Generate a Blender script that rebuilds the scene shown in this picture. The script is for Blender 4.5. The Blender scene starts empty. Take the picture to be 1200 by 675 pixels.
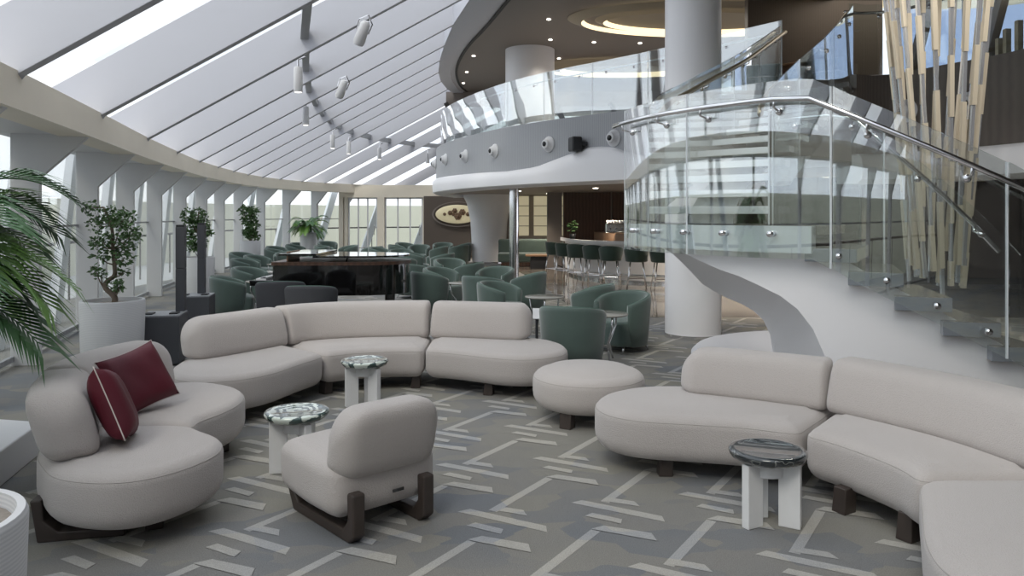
import bpy, bmesh, math, random
from mathutils import Vector, Matrix
random.seed(7)
PI = math.pi
col = bpy.context.scene.collection
FPX, CAMH, HOR = 890.0, 1.7, 252.0      # focal length in px of a 1200 px wide frame, eye height, horizon row

def G(px, py, z=0.0):
    "point on the horizontal plane z seen at a pixel"
    Y = FPX*(CAMH-z)/(py-HOR)
    return ((px-600)/FPX*Y, Y)
def XA(px, Y): return (px-600)/FPX*Y
def ZA(py, Y): return CAMH-(py-HOR)*Y/FPX
def rad(a): return a*PI/180

# ------------------------------------------------------------------ materials
def srgb(r, g, b):
    def c(v):
        v /= 255.0
        return v/12.92 if v <= .04045 else ((v+.055)/1.055)**2.4
    return (c(r), c(g), c(b), 1)
def mat(name, color, rough=.5, metal=0.0, bump=0, bscale=60, var=0, vscale=4, coat=0, emit=None, estr=0, spec=None, sheen=0):
    m = bpy.data.materials.new(name); m.use_nodes = True
    nt = m.node_tree; b = nt.nodes['Principled BSDF']
    b.inputs['Base Color'].default_value = color
    b.inputs['Roughness'].default_value = rough
    b.inputs['Metallic'].default_value = metal
    if coat: b.inputs['Coat Weight'].default_value = coat; b.inputs['Coat Roughness'].default_value = .05
    if spec is not None: b.inputs['Specular IOR Level'].default_value = spec
    if sheen: b.inputs['Sheen Weight'].default_value = sheen
    tc = nt.nodes.new('ShaderNodeTexCoord')
    if bump:
        n = nt.nodes.new('ShaderNodeTexNoise'); n.inputs['Scale'].default_value = bscale; n.inputs['Detail'].default_value = 3
        nt.links.new(tc.outputs['Object'], n.inputs['Vector'])
        bp = nt.nodes.new('ShaderNodeBump'); bp.inputs['Strength'].default_value = bump; bp.inputs['Distance'].default_value = .01
        nt.links.new(n.outputs['Fac'], bp.inputs['Height']); nt.links.new(bp.outputs['Normal'], b.inputs['Normal'])
    if var:
        n = nt.nodes.new('ShaderNodeTexNoise'); n.inputs['Scale'].default_value = vscale; n.inputs['Detail'].default_value = 4
        nt.links.new(tc.outputs['Object'], n.inputs['Vector'])
        mx = nt.nodes.new('ShaderNodeMix'); mx.data_type = 'RGBA'
        mx.inputs[6].default_value = tuple(c*(1-var) for c in color[:3])+(1,)
        mx.inputs[7].default_value = tuple(min(1, c*(1+var)) for c in color[:3])+(1,)
        nt.links.new(n.outputs['Fac'], mx.inputs[0]); nt.links.new(mx.outputs[2], b.inputs['Base Color'])
    if emit: b.inputs['Emission Color'].default_value = emit; b.inputs['Emission Strength'].default_value = estr
    return m
def glass(name, tint=(.93,.97,.96), gain=1.0, base=.03):
    m = bpy.data.materials.new(name); m.use_nodes = True; nt = m.node_tree
    for n in list(nt.nodes): nt.nodes.remove(n)
    o = nt.nodes.new('ShaderNodeOutputMaterial'); t = nt.nodes.new('ShaderNodeBsdfTransparent'); g = nt.nodes.new('ShaderNodeBsdfGlossy')
    t.inputs[0].default_value = tint+(1,); g.inputs['Roughness'].default_value = .01; g.inputs[0].default_value = (1,1,1,1)
    mx = nt.nodes.new('ShaderNodeMixShader'); lw = nt.nodes.new('ShaderNodeLayerWeight'); lw.inputs['Blend'].default_value = .5
    pw = nt.nodes.new('ShaderNodeMath'); pw.operation = 'POWER'; pw.inputs[1].default_value = 3.2
    ma = nt.nodes.new('ShaderNodeMath'); ma.operation = 'MULTIPLY_ADD'; ma.inputs[1].default_value = gain; ma.inputs[2].default_value = base; ma.use_clamp = True
    nt.links.new(lw.outputs['Facing'], pw.inputs[0]); nt.links.new(pw.outputs[0], ma.inputs[0]); nt.links.new(ma.outputs[0], mx.inputs[0])
    nt.links.new(t.outputs[0], mx.inputs[1]); nt.links.new(g.outputs[0], mx.inputs[2]); nt.links.new(mx.outputs[0], o.inputs[0])
    return m
def striped(name, c1, c2, scale, axis='X', rough=.5, distort=0, metal=0):
    m = mat(name, c1, rough, metal); nt = m.node_tree; b = nt.nodes['Principled BSDF']
    tc = nt.nodes.new('ShaderNodeTexCoord'); w = nt.nodes.new('ShaderNodeTexWave'); w.bands_direction = axis
    w.inputs['Scale'].default_value = scale; w.inputs['Distortion'].default_value = distort; w.inputs['Detail'].default_value = 2
    mx = nt.nodes.new('ShaderNodeMix'); mx.data_type = 'RGBA'; mx.inputs[6].default_value = c1; mx.inputs[7].default_value = c2
    nt.links.new(tc.outputs['Object'], w.inputs['Vector']); nt.links.new(w.outputs['Fac'], mx.inputs[0]); nt.links.new(mx.outputs[2], b.inputs['Base Color'])
    return m
M = {}
M['white'] = mat('white_paint', srgb(212,212,214), .5)
M['beam'] = mat('beam_paint_uplit', srgb(236,227,210), .5, var=.06, vscale=1.5)  # warm uplight on the beam is put into this bright beige
M['rafter'] = mat('rafter_paint', srgb(186,187,194), .5)
M['stair_white'] = mat('stringer_paint', srgb(230,229,231), .42)
M['boucle'] = mat('boucle', srgb(185,178,174), .95, bump=.55, bscale=170, var=.05, vscale=90, sheen=.3)
M['piping'] = mat('piping', srgb(172,166,161), .9)
M['leg_wood'] = mat('smoked_wood', srgb(62,54,50), .45, var=.3, vscale=14)
M['velvet'] = mat('green_velvet', srgb(74,91,85), .75, var=.2, vscale=4, sheen=.5)
M['velvet_seam'] = mat('green_seam', srgb(86,112,102), .7)
M['stoolgreen'] = mat('dark_green_velvet', srgb(36,58,48), .7, sheen=.4)
M['red'] = mat('burgundy_velvet', srgb(84,10,30), .6, var=.35, vscale=4, bump=.3, bscale=9)
M['cream_pipe'] = mat('cream_piping', srgb(205,195,190), .8)
M['charcoal'] = mat('charcoal_fabric', srgb(62,63,68), .9, bump=.2)
M['chrome'] = mat('chrome', (.78,.78,.8,1), .12, 1)
M['brass'] = mat('champagne_metal', srgb(188,176,152), .3, .85)
M['beige_rod'] = mat('beige_lacquer', srgb(198,187,166), .4, .1)
M['glassrod'] = mat('polished_rod', (.86,.88,.92,1), .25, .8)
M['black'] = mat('black_gloss', srgb(14,13,13), .08, coat=1)
M['blackmat'] = mat('black_satin', srgb(38,39,42), .5, bump=.1)
M['grill'] = mat('speaker_grill', srgb(74,75,80), .6, bump=.3, bscale=300)
M['marble'] = mat('white_marble', srgb(222,222,222), .4, var=.07, vscale=6)
M['planter'] = striped('ribbed_planter', srgb(214,214,216), srgb(196,197,200), 22, 'Z', .6)
M['soil'] = mat('gravel', srgb(140,132,124), .9, bump=.6, bscale=60, var=.35, vscale=60)
M['leaf'] = mat('ficus_leaf', srgb(74,104,58), .45, var=.4, vscale=9)
M['palm'] = mat('palm_leaf', srgb(96,136,58), .45, var=.45, vscale=6)
M['palm2'] = mat('palm_leaf_dark', srgb(66,104,62), .45, var=.35, vscale=6)
M['bark'] = mat('bark', srgb(112,100,88), .85, bump=.6, bscale=30)
M['taupe'] = mat('taupe_ceiling', srgb(118,111,106), .6)
M['lowceil'] = mat('low_ceiling', srgb(150,142,135), .6)
M['brownwall'] = striped('brown_wall_panel', srgb(92,82,75), srgb(84,75,68), 9, 'X', .5)
M['fascia'] = striped('grey_wood_veneer', srgb(158,160,163), srgb(146,148,152), 9, 'X', .4, 1.5)
M['fascia_dark'] = striped('taupe_wood_veneer', srgb(104,95,88), srgb(94,86,80), 7, 'X', .45, 1.5)
M['wood'] = striped('dark_wood', srgb(84,62,50), srgb(66,48,39), 3, 'X', .35, 3)
M['counterwood'] = mat('counter_wood', srgb(150,118,92), .3, var=.2)
M['mirror'] = mat('smoked_mirror', srgb(110,104,100), .06, .9)
M['line'] = mat('black_recess', srgb(16,16,17), .6)
M['glass'] = glass('clear_glass', (.95,.98,.97), 1.15, .07)
M['drumglass'] = glass('curved_stair_glass', (.95,.975,.97), 1.0, .2)
M['upglass'] = glass('balcony_glass', (.9,.95,.95), 1.0, .3)
M['winglass'] = glass('window_glass', (.97,.99,.98), .6, .02)
M['tintglass'] = glass('tinted_glass', (.55,.62,.74), .8, .06)
M['cove'] = mat('cove_light', srgb(255,238,200), .6, emit=srgb(255,232,188), estr=.9)
M['coveplaster'] = mat('cove_plaster', srgb(150,141,124), .6)
M['lamp'] = mat('downlight_lens', (1,1,1,1), .4, emit=(1,.93,.82,1), estr=3)
M['panel_lit'] = mat('backlit_shelf', srgb(206,198,172), .5, emit=srgb(224,212,176), estr=.25)
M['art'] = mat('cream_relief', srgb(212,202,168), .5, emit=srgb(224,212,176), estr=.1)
M['petal'] = mat('bronze_petal', srgb(112,88,66), .5)
M['ext_cream'] = mat('bulwark_cream', srgb(214,214,198), .6)
M['ext_white'] = mat('exterior_white', srgb(222,226,232), .5)
M['ext_deck'] = mat('exterior_deck', srgb(196,198,200), .7, var=.1)
M['darkframe'] = mat('dark_frame', srgb(62,58,56), .5)
M['crystal'] = mat('crystal_edge', srgb(236,241,246), .1, .05, coat=.6)
M['stepedge'] = mat('step_edge', srgb(158,163,172), .12, .4, coat=.6)
M['bluewindow'] = mat('blind_blue', srgb(168,182,200), .5)

def add_speckle(m, c2, scale):
    nt = m.node_tree; b = nt.nodes['Principled BSDF']
    tc = nt.nodes.new('ShaderNodeTexCoord'); v = nt.nodes.new('ShaderNodeTexVoronoi'); v.inputs['Scale'].default_value = scale
    r = nt.nodes.new('ShaderNodeValToRGB'); r.color_ramp.elements[0].color = c2; r.color_ramp.elements[0].position = .15
    r.color_ramp.elements[1].color = b.inputs['Base Color'].default_value[:]; r.color_ramp.elements[1].position = .5
    nt.links.new(tc.outputs['Object'], v.inputs['Vector']); nt.links.new(v.outputs['Distance'], r.inputs[0]); nt.links.new(r.outputs[0], b.inputs['Base Color'])
M['tread'] = mat('speckled_tread', srgb(128,120,108), .18, .5); add_speckle(M['tread'], srgb(225,215,190), 38)

def tile_mat():
    m = mat('polished_tile', srgb(128,120,112), .12, coat=.5); nt = m.node_tree; b = nt.nodes['Principled BSDF']
    tc = nt.nodes.new('ShaderNodeTexCoord'); br = nt.nodes.new('ShaderNodeTexBrick'); br.inputs['Scale'].default_value = 1.1
    br.inputs['Color1'].default_value = srgb(150,142,132); br.inputs['Color2'].default_value = srgb(116,109,102); br.inputs['Mortar'].default_value = srgb(96,90,84)
    br.inputs['Mortar Size'].default_value = .006
    mp = nt.nodes.new('ShaderNodeMapping'); mp.inputs['Rotation'].default_value = (0,0,.6)
    nt.links.new(tc.outputs['Object'], mp.inputs[0]); nt.links.new(mp.outputs[0], br.inputs['Vector']); nt.links.new(br.outputs['Color'], b.inputs['Base Color'])
    return m
M['tile'] = tile_mat()
def carpet_mat(name, cs, bright):
    m = mat(name, cs[0], .95, bump=.5, bscale=220); nt = m.node_tree; b = nt.nodes['Principled BSDF']
    tc = nt.nodes.new('ShaderNodeTexCoord'); mp = nt.nodes.new('ShaderNodeMapping'); mp.inputs['Rotation'].default_value = (0,0,rad(30)); mp.inputs['Scale'].default_value = (2.4,4.2,1)
    v = nt.nodes.new('ShaderNodeTexVoronoi'); v.inputs['Scale'].default_value = 1.0; v.distance = 'MANHATTAN'
    n = nt.nodes.new('ShaderNodeTexNoise'); n.inputs['Scale'].default_value = .55; n.inputs['Detail'].default_value = 3
    n2 = nt.nodes.new('ShaderNodeTexNoise'); n2.inputs['Scale'].default_value = 150
    r = nt.nodes.new('ShaderNodeValToRGB')
    el = r.color_ramp.elements; el[0].position = .3; el[0].color = cs[1]; el[1].position = .72; el[1].color = cs[2]
    e = el.new(.5); e.color = cs[0]
    s = nt.nodes.new('ShaderNodeSeparateColor'); ad = nt.nodes.new('ShaderNodeMath'); ad.operation = 'MULTIPLY_ADD'; ad.inputs[1].default_value = .34
    sb = nt.nodes.new('ShaderNodeMath'); sb.operation = 'SUBTRACT'; sb.inputs[1].default_value = .17
    nt.links.new(tc.outputs['Object'], mp.inputs[0]); nt.links.new(mp.outputs[0], v.inputs['Vector']); nt.links.new(tc.outputs['Object'], n.inputs['Vector']); nt.links.new(tc.outputs['Object'], n2.inputs['Vector'])
    nt.links.new(v.outputs['Color'], s.inputs[0]); nt.links.new(s.outputs[0], ad.inputs[0]); nt.links.new(n.outputs['Fac'], ad.inputs[2]); nt.links.new(ad.outputs[0], sb.inputs[0]); nt.links.new(sb.outputs[0], r.inputs[0])
    mx = nt.nodes.new('ShaderNodeMix'); mx.data_type = 'RGBA'; mx.blend_type = 'MULTIPLY'; mx.inputs[0].default_value = .5
    rr = nt.nodes.new('ShaderNodeValToRGB'); rr.color_ramp.elements[0].position = .3; rr.color_ramp.elements[0].color = (.55,.55,.55,1); rr.color_ramp.elements[1].position = .7
    nt.links.new(n2.outputs['Fac'], rr.inputs[0]); nt.links.new(r.outputs[0], mx.inputs[6]); nt.links.new(rr.outputs[0], mx.inputs[7]); nt.links.new(mx.outputs[2], b.inputs['Base Color'])
    return m
M['carpet'] = carpet_mat('carpet', [srgb(132,130,126), srgb(116,119,123), srgb(141,138,128)], 0)
M['carpet_bar'] = carpet_mat('carpet_bar', [srgb(176,173,167), srgb(160,162,165), srgb(182,177,166)], 0)
def art_glass(name, dark, light, amount):
    m = mat(name, dark, .06, coat=1); nt = m.node_tree; b = nt.nodes['Principled BSDF']
    tc = nt.nodes.new('ShaderNodeTexCoord'); n = nt.nodes.new('ShaderNodeTexNoise'); n.inputs['Scale'].default_value = 5; n.inputs['Detail'].default_value = 1.5; n.inputs['Distortion'].default_value = 2.5
    w = nt.nodes.new('ShaderNodeTexWave'); w.wave_type = 'RINGS'; w.rings_direction = 'Z'; w.inputs['Scale'].default_value = 5; w.inputs['Distortion'].default_value = 9; w.inputs['Detail'].default_value = 2; w.inputs['Detail Scale'].default_value = 2
    r = nt.nodes.new('ShaderNodeValToRGB'); r.color_ramp.elements[0].position = amount; r.color_ramp.elements[0].color = dark; r.color_ramp.elements[1].position = amount+.12; r.color_ramp.elements[1].color = light
    nt.links.new(tc.outputs['Object'], w.inputs['Vector']); nt.links.new(w.outputs['Fac'], r.inputs[0]); nt.links.new(r.outputs[0], b.inputs['Base Color'])
    return m
M['swirl'] = art_glass('swirled_green_glass', srgb(58,78,76), srgb(205,214,206), .5)
M['swirl_dark'] = art_glass('dark_green_stone', srgb(40,45,48), srgb(120,122,118), .97)

# ------------------------------------------------------------------ mesh helpers
class MB:
    def __init__(s): s.v = []; s.f = []; s.mi = []
    def add(s, vs, fs, mi=0):
        o = len(s.v); s.v += [tuple(v) for v in vs]; s.f += [tuple(i+o for i in f) for f in fs]; s.mi += [mi]*len(fs); return s
    def box(s, c, size, rz=0, mi=0, M3=None):
        hx, hy, hz = size[0]/2, size[1]/2, size[2]/2
        R = M3 or Matrix.Rotation(rz, 3, 'Z')
        vs = [Vector(c)+R@Vector((x*hx, y*hy, z*hz)) for z in (-1,1) for (x,y) in ((-1,-1),(1,-1),(1,1),(-1,1))]
        return s.add(vs, [(3,2,1,0),(4,5,6,7),(0,1,5,4),(1,2,6,5),(2,3,7,6),(3,0,4,7)], mi)
    def beam(s, a, b, w, h, mi=0):
        a, b = Vector(a), Vector(b); d = (b-a); L = d.length; d.normalize()
        up = Vector((0,0,1)) if abs(d.z) < .98 else Vector((0,1,0))
        x = d.cross(up).normalized(); y = x.cross(d).normalized()
        R = Matrix((x, d, y)).transposed()
        return s.box((a+b)/2, (w, L, h), 0, mi, R)
    def prism(s, poly, z0, z1, mi=0):
        n = len(poly); vs = [(p[0],p[1],z0) for p in poly]+[(p[0],p[1],z1) for p in poly]
        fs = [tuple(range(n-1,-1,-1)), tuple(range(n,2*n))]+[(i,(i+1)%n,(i+1)%n+n,i+n) for i in range(n)]
        return s.add(vs, fs, mi)
    def extrude(s, pts3, vec, mi=0):
        n = len(pts3); vec = Vector(vec); vs = [Vector(p) for p in pts3]; vs += [v+vec for v in vs]
        fs = [tuple(range(n-1,-1,-1)), tuple(range(n,2*n))]+[(i,(i+1)%n,(i+1)%n+n,i+n) for i in range(n)]
        return s.add(vs, fs, mi)
    def loft(s, rings, closed=True, cap=True, mi=0, loop=False):
        n = len(rings[0]); vs = [p for r in rings for p in r]; fs = []
        m = len(rings)
        for i in range(m if loop else m-1):
            for j in range(n if closed else n-1):
                a = i*n+j; b = i*n+(j+1)%n; i2 = (i+1)%m; fs.append((a, b, i2*n+(j+1)%n, i2*n+j))
        if cap and closed and not loop: fs += [tuple(range(n-1,-1,-1)), tuple((m-1)*n+k for k in range(n))]
        return s.add(vs, fs, mi)
    def lathe(s, prof, c=(0,0,0), n=32, mi=0):
        rings = [[(c[0]+r*math.cos(2*PI*k/n), c[1]+r*math.sin(2*PI*k/n), c[2]+z) for k in range(n)] for r, z in prof]
        return s.loft(rings, mi=mi)
    def tube(s, path, r, n=8, mi=0, r2=None):
        P = [Vector(p) for p in path]; rings = []; up = Vector((0,0,1)); px = None
        for i, p in enumerate(P):
            d = (P[min(i+1,len(P)-1)]-P[max(i-1,0)]).normalized()
            if px is None:
                a = up if abs(d.z) < .95 else Vector((1,0,0)); px = d.cross(a).normalized()
            else: px = (px-d*px.dot(d)).normalized()
            py = d.cross(px); rr = r if r2 is None else r+(r2-r)*i/(len(P)-1)
            rings.append([p+rr*(math.cos(2*PI*k/n)*px+math.sin(2*PI*k/n)*py) for k in range(n)])
        return s.loft(rings, mi=mi)
    def ball(s, c, r, sc=(1,1,1), n=12, mi=0):
        prof = [(max(1e-4, r*math.sin(PI*i/8)), -r*math.cos(PI*i/8)) for i in range(9)]
        rings = [[(c[0]+q*math.cos(2*PI*k/n)*sc[0], c[1]+q*math.sin(2*PI*k/n)*sc[1], c[2]+z*sc[2]) for k in range(n)] for q, z in prof]
        return s.loft(rings, mi=mi)
    def build(s, name, mats, parent=None, smooth=False, bevel=0, sub=0, auto=None):
        me = bpy.data.meshes.new(name); me.from_pydata(s.v, [], s.f)
        if not isinstance(mats, (list,tuple)): mats = [mats]
        for m in mats: me.materials.append(m)
        if len(mats) > 1: me.polygons.foreach_set('material_index', s.mi)
        bm = bmesh.new(); bm.from_mesh(me); bmesh.ops.recalc_face_normals(bm, faces=bm.faces)
        if auto is not None:
            for e in bm.edges:
                if len(e.link_faces) == 2 and e.calc_face_angle(0) > rad(auto): e.smooth = False
        bm.to_mesh(me); bm.free()
        if smooth or auto is not None: me.polygons.foreach_set('use_smooth', [True]*len(me.polygons))
        me.update(); o = bpy.data.objects.new(name, me); col.objects.link(o)
        if parent: o.parent = parent
        if bevel:
            b = o.modifiers.new('Bevel', 'BEVEL'); b.width = bevel; b.segments = 3; b.limit_method = 'ANGLE'; b.angle_limit = rad(35)
        if sub:
            b = o.modifiers.new('Subsurf', 'SUBSURF'); b.levels = sub; b.render_levels = sub
        return o
def thing(name, label, cat, loc=(0,0,0), rz=0, group=None):
    o = bpy.data.objects.new(name, None); col.objects.link(o); o.location = loc; o.rotation_euler = (0,0,rz)
    o.empty_display_size = .1
    return tag(o, label, cat, group)
def tag(o, label, cat, group=None, kind=None):
    o['label'] = label; o['category'] = cat
    if group: o['group'] = group
    if kind: o['kind'] = kind
    return o
def structure(o, label=None):
    o['kind'] = 'structure'
    if label: o['label'] = label
    return o
KIDS = {}
def dup(root, loc, rz, label, group=None, scale=None):
    r = root.copy(); col.objects.link(r); r.location = loc; r.rotation_euler = (0,0,rz); r['label'] = label
    if group: r['group'] = group
    if scale: r.scale = scale
    for ch in [o for o in KID(root)]:
        c = ch.copy(); col.objects.link(c); c.parent = r
        for g in KID(ch):
            d = g.copy(); col.objects.link(d); d.parent = c
    return r
def KID(o): return [x for x in col.objects if x.parent is o]

def chaikin(P, it=3, closed=True):
    P = [tuple(p) for p in P]
    for _ in range(it):
        Q = []; n = len(P)
        if not closed: Q.append(P[0])
        for i in range(n if closed else n-1):
            a, b = P[i], P[(i+1)%n]
            Q.append(tuple(.75*x+.25*y for x, y in zip(a,b))); Q.append(tuple(.25*x+.75*y for x, y in zip(a,b)))
        if not closed: Q.append(P[-1])
        P = Q
    return P
def corners(P, d=.1):
    "points tagged with a third value 1 are kept as tight corners"
    out = []; n = len(P)
    for i, p in enumerate(P):
        if len(p) > 2:
            a = Vector(P[i-1][:2]); b = Vector(P[(i+1)%n][:2]); c = Vector(p[:2])
            da = (a-c); db = (b-c)
            out += [tuple(c+da.normalized()*min(d*1.3, da.length*.45)), tuple(c+da.normalized()*d*.35), tuple(c+db.normalized()*d*.35), tuple(c+db.normalized()*min(d*1.3, db.length*.45))]
        else: out.append(p)
    return out
def resample(P, n=None, step=None, closed=False):
    P = [Vector(p) for p in P]
    if closed: P = P+[P[0]]
    L = [0]
    for a, b in zip(P, P[1:]): L.append(L[-1]+(b-a).length)
    T = L[-1]
    if step: n = max(2, int(round(T/step))+1)
    out = []; j = 0; cnt = n
    for i in range(cnt):
        t = T*i/(cnt if closed else cnt-1)
        while j < len(L)-2 and L[j+1] < t: j += 1
        k = (t-L[j])/max(1e-9, L[j+1]-L[j]); out.append(P[j].lerp(P[j+1], min(1,max(0,k))))
    return out
def area(P): return sum(a[0]*b[1]-b[0]*a[1] for a, b in zip(P, P[1:]+P[:1]))/2
def inset(P, d):
    n = len(P); out = []
    for i in range(n):
        t = (Vector(P[(i+2)%n][:2])-Vector(P[i-2][:2])).normalized(); nrm = Vector((-t.y, t.x))
        out.append(Vector(P[i][:2])+nrm*d)
    return out
def clean_inset(P, d):
    Q = inset(P, d); n = len(P)
    if d < .004: return Q
    ok = []
    for i, q in enumerate(Q):
        md = min((q-Vector(p)).length for p in P); ok.append(md > d*.985)
    if not any(ok): return Q
    out = list(Q)
    for i in range(n):
        if not ok[i]:
            a = 1
            while not ok[(i-a) % n]: a += 1
            b = 1
            while not ok[(i+b) % n]: b += 1
            out[i] = Q[(i-a) % n].lerp(Q[(i+b) % n], a/(a+b))
    for _ in range(int(d*60)): out = [out[i-1]*.25+out[i]*.5+out[(i+1) % n]*.25 for i in range(n)]
    return out
def pillow(outline, z0, z1, rb=.09, rt=.085, crown=.015, rad_c=.1, name='seat', mat_=None, parent=None, pipe=False):
    P = chaikin(corners(outline, rad_c), 3)
    if area(P) < 0: P = P[::-1]
    P = resample([Vector(p) for p in P], step=.035, closed=True)
    prof = []
    for i in range(6):
        a = PI/2*i/5; prof.append((rb*(1-math.sin(a)), z0+rb*1.2*(1-math.cos(a))))
    for i in range(7):
        a = PI/2*i/6; prof.append((rt*(1-math.cos(a)), z1-crown-rt*.9*(1-math.sin(a))))
    m = MB(); rings = []
    for d, z in prof:
        rings.append([(q.x, q.y, z) for q in clean_inset(P, d)])
    # crown rings pulled towards a medial shape by smoothing
    for k in (3,):
        R = clean_inset(P, rt+.03); rings.append([(q.x, q.y, z1-crown+crown*(k/3.0)**.7) for q in R])
    m.loft(rings)
    ob = m.build(name, mat_ or M['boucle'], parent, smooth=True)
    if pipe:
        q = clean_inset(P, rt*.1); zz = z1-crown-rt*.55; ring = [(v.x, v.y, zz) for v in q]
        MB().tube(ring+[ring[0]], .0035, 6).build('piping', M['piping'], ob, smooth=True)
    return ob
def backrest(center, z0, H, thick, out_side, r0, r1, name='backrest', mat_=None, parent=None, lean=.1, drop0=.0, drop1=.0, n=40):
    """cushion lofted along a curved centre line; r0/r1 end roundings, drop = how far the top sinks at an end"""
    C = chaikin([Vector(c).to_tuple() for c in center], 3, closed=False)
    C = resample(C, n=n*2)
    T = sum((b-a).length for a, b in zip(C, C[1:])); rings = []
    ts = []
    for i in range(n+1):
        u = i/n; ts.append(.5-.5*math.cos(PI*u))
    for u in ts:
        s = u*T; f = u*(len(C)-1); i = min(int(f), len(C)-2); p = C[i].lerp(C[i+1], f-i)
        t = (C[min(i+2,len(C)-1)]-C[max(i-1,0)]).normalized(); nrm = Vector((-t.y, t.x))*out_side
        k = 1.0; kh = 1.0
        for (e, r) in ((s, r0), (T-s, r1)):
            if e < r: k *= math.sqrt(max(0.0, 1-(1-e/r)**2))
        for (e, dr) in ((s, drop0), (T-s, drop1)):
            if dr and e < dr*1.6: kh *= 1-(dr/H)*(1-math.sqrt(max(0, 1-(1-e/(dr*1.6))**2)))
        h = H*kh; hz = h/2; cz = z0+hz; ring = []
        kt = max(.02, k); kz = .35+.65*k if min(r0, r1) < .08 else max(.1, k**.6)
        if (s < r0 and r0 < .08) or (T-s < r1 and r1 < .08): kz = .8+.2*k; kt = .25+.75*k
        for j in range(24):
            a = 2*PI*j/24; ca, sa = math.cos(a), math.sin(a)
            x = thick/2*kt*math.copysign(abs(ca)**.55, ca); z = hz*kz*math.copysign(abs(sa)**.5, sa)
            zz = cz+z; off = x+lean*((zz-z0)/H-.25)
            q = p+nrm*off; ring.append((q.x, q.y, zz))
        rings.append(ring)
    return MB().loft(rings).build(name, mat_ or M['boucle'], parent, smooth=True)
def curve_pts(P, step): return resample(chaikin(P, 3, closed=False), step=step)

# ------------------------------------------------------------------ setting: wall curve
WALL = [(9,-13.5),(4,-13),(.8,-11),(-1.3,-7.5),(-2.2,-3.5),(-2.75,.6),(-3.5,3.8),(-4.19,6.43),(-4.94,9.13),(-5.77,12.0),(-6.5,14.8),(-7.1,17.2),(-7.55,19.8),(-7.95,22.5),(-8.05,25.2),(-7.7,27.6),(-6.9,29.6),(-5.6,31.2),(-4,32.3),(-2.2,32.8),(1,33)]
WC = [Vector((x,y)) for x, y in chaikin(WALL, 2, closed=False)]
def off_curve(C, d):
    out = []
    for i, p in enumerate(C):
        t = (C[min(i+1,len(C)-1)]-C[max(i-1,0)]).normalized(); out.append(p+Vector((-t.y, t.x))*d)
    return out
WCs = resample(WC, step=.4)
def ribbon_solid(C, d0, d1, zs0, zs1, name, m, parent=None, smooth=True):
    A = off_curve(C, d0); B = off_curve(C, d1)
    g = lambda z, i: z(i) if callable(z) else z
    rings = [[(a.x,a.y,g(zs0,i)),(b.x,b.y,g(zs0,i)),(b.x,b.y,g(zs1,i)),(a.x,a.y,g(zs1,i))] for i,(a,b) in enumerate(zip(A,B))]
    return MB().loft(rings).build(name, m, parent, auto=40)
# floor with woven carpet pattern (the inlaid bars belong to the floor mesh)
fl = MB()
fl.add([(-9,-14,0),(16,-14,0),(16,12.6,0),(-9,12.6,0)], [(0,1,2,3)], 0)
fl.add([(-9,12.6,0),(-1.5,12.6,0),(-1.5,34,0),(-9,34,0)], [(0,1,2,3)], 0)
fl.add([(-1.5,12.6,0),(1.2,12.6,0),(.6,20,0),(-1.5,34,0)], [(0,1,2,3)], 0)
fl.add([(1.2,12.6,0),(16,12.6,0),(16,34,0),(-1.5,34,0),(.6,20,0)], [(0,1,2,3,4)], 2)
a_, b_, p0 = Vector((.66,.135)), Vector((.21,-.815)), Vector((.5256,4.511))
U, V = Vector((.872,-.489)), Vector((.489,.872))
def bar_poly(p, vec, th, skew=0, taper=0):
    vec = Vector(vec); n = Vector((-vec.y, vec.x)).normalized()*th; s = vec.normalized()*skew
    return [p+s*0, p+vec-s*0, p+vec+n+s*(-1), p+n*(1-taper)+s]
zc = .0012
for i in range(-22, 30):
    for j in range(-26, 10):
        o = p0+a_*i+b_*j
        if not (-6.5 < o.x < 9 and 1.2 < o.y < 19): continue
        if o.x > 1.0-.08*(o.y-12.6) and o.y > 12.2: continue
        if o.x < -3.1-.3*(o.y-4): continue
        for zi_, q in enumerate((bar_poly(o, (.352,.545), -.055), bar_poly(o+Vector((-.178,-.027)), (.5,-.28), .07, .04), bar_poly(o+Vector((.02,0)), (.2,-.085), .065, .05),
                  bar_poly(o+Vector((-.115,-.224)), (.19,-.11), .06, .02), bar_poly(o+Vector((.35,.545)), (.33,-.15), .085, .05, .15))):
            fl.add([(v.x, v.y, zc+.0006*zi_) for v in q], [(0,1,2,3)], 1)
structure(fl.build('floor', [M['carpet'], M['carpet_bar'], M['tile']]))

# raised ledge by the left window
led = [(-2.25,.5),(-3.2,4.76),(-3.36,5.42),(-3.95,5.55),(-4.6,5.3),(-3.6,.5)]
lo = MB().prism(led, 0, .225).build('trim_1', M['white'], bevel=.01); structure(lo)
# beam over the windows
structure(ribbon_solid(WCs, 0, .35, 2.6, 2.93, 'trim_2', M['beam']))
structure(ribbon_solid(WCs, .34, 1.0, 2.62, 2.75, 'trim_3', M['white']))
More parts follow.
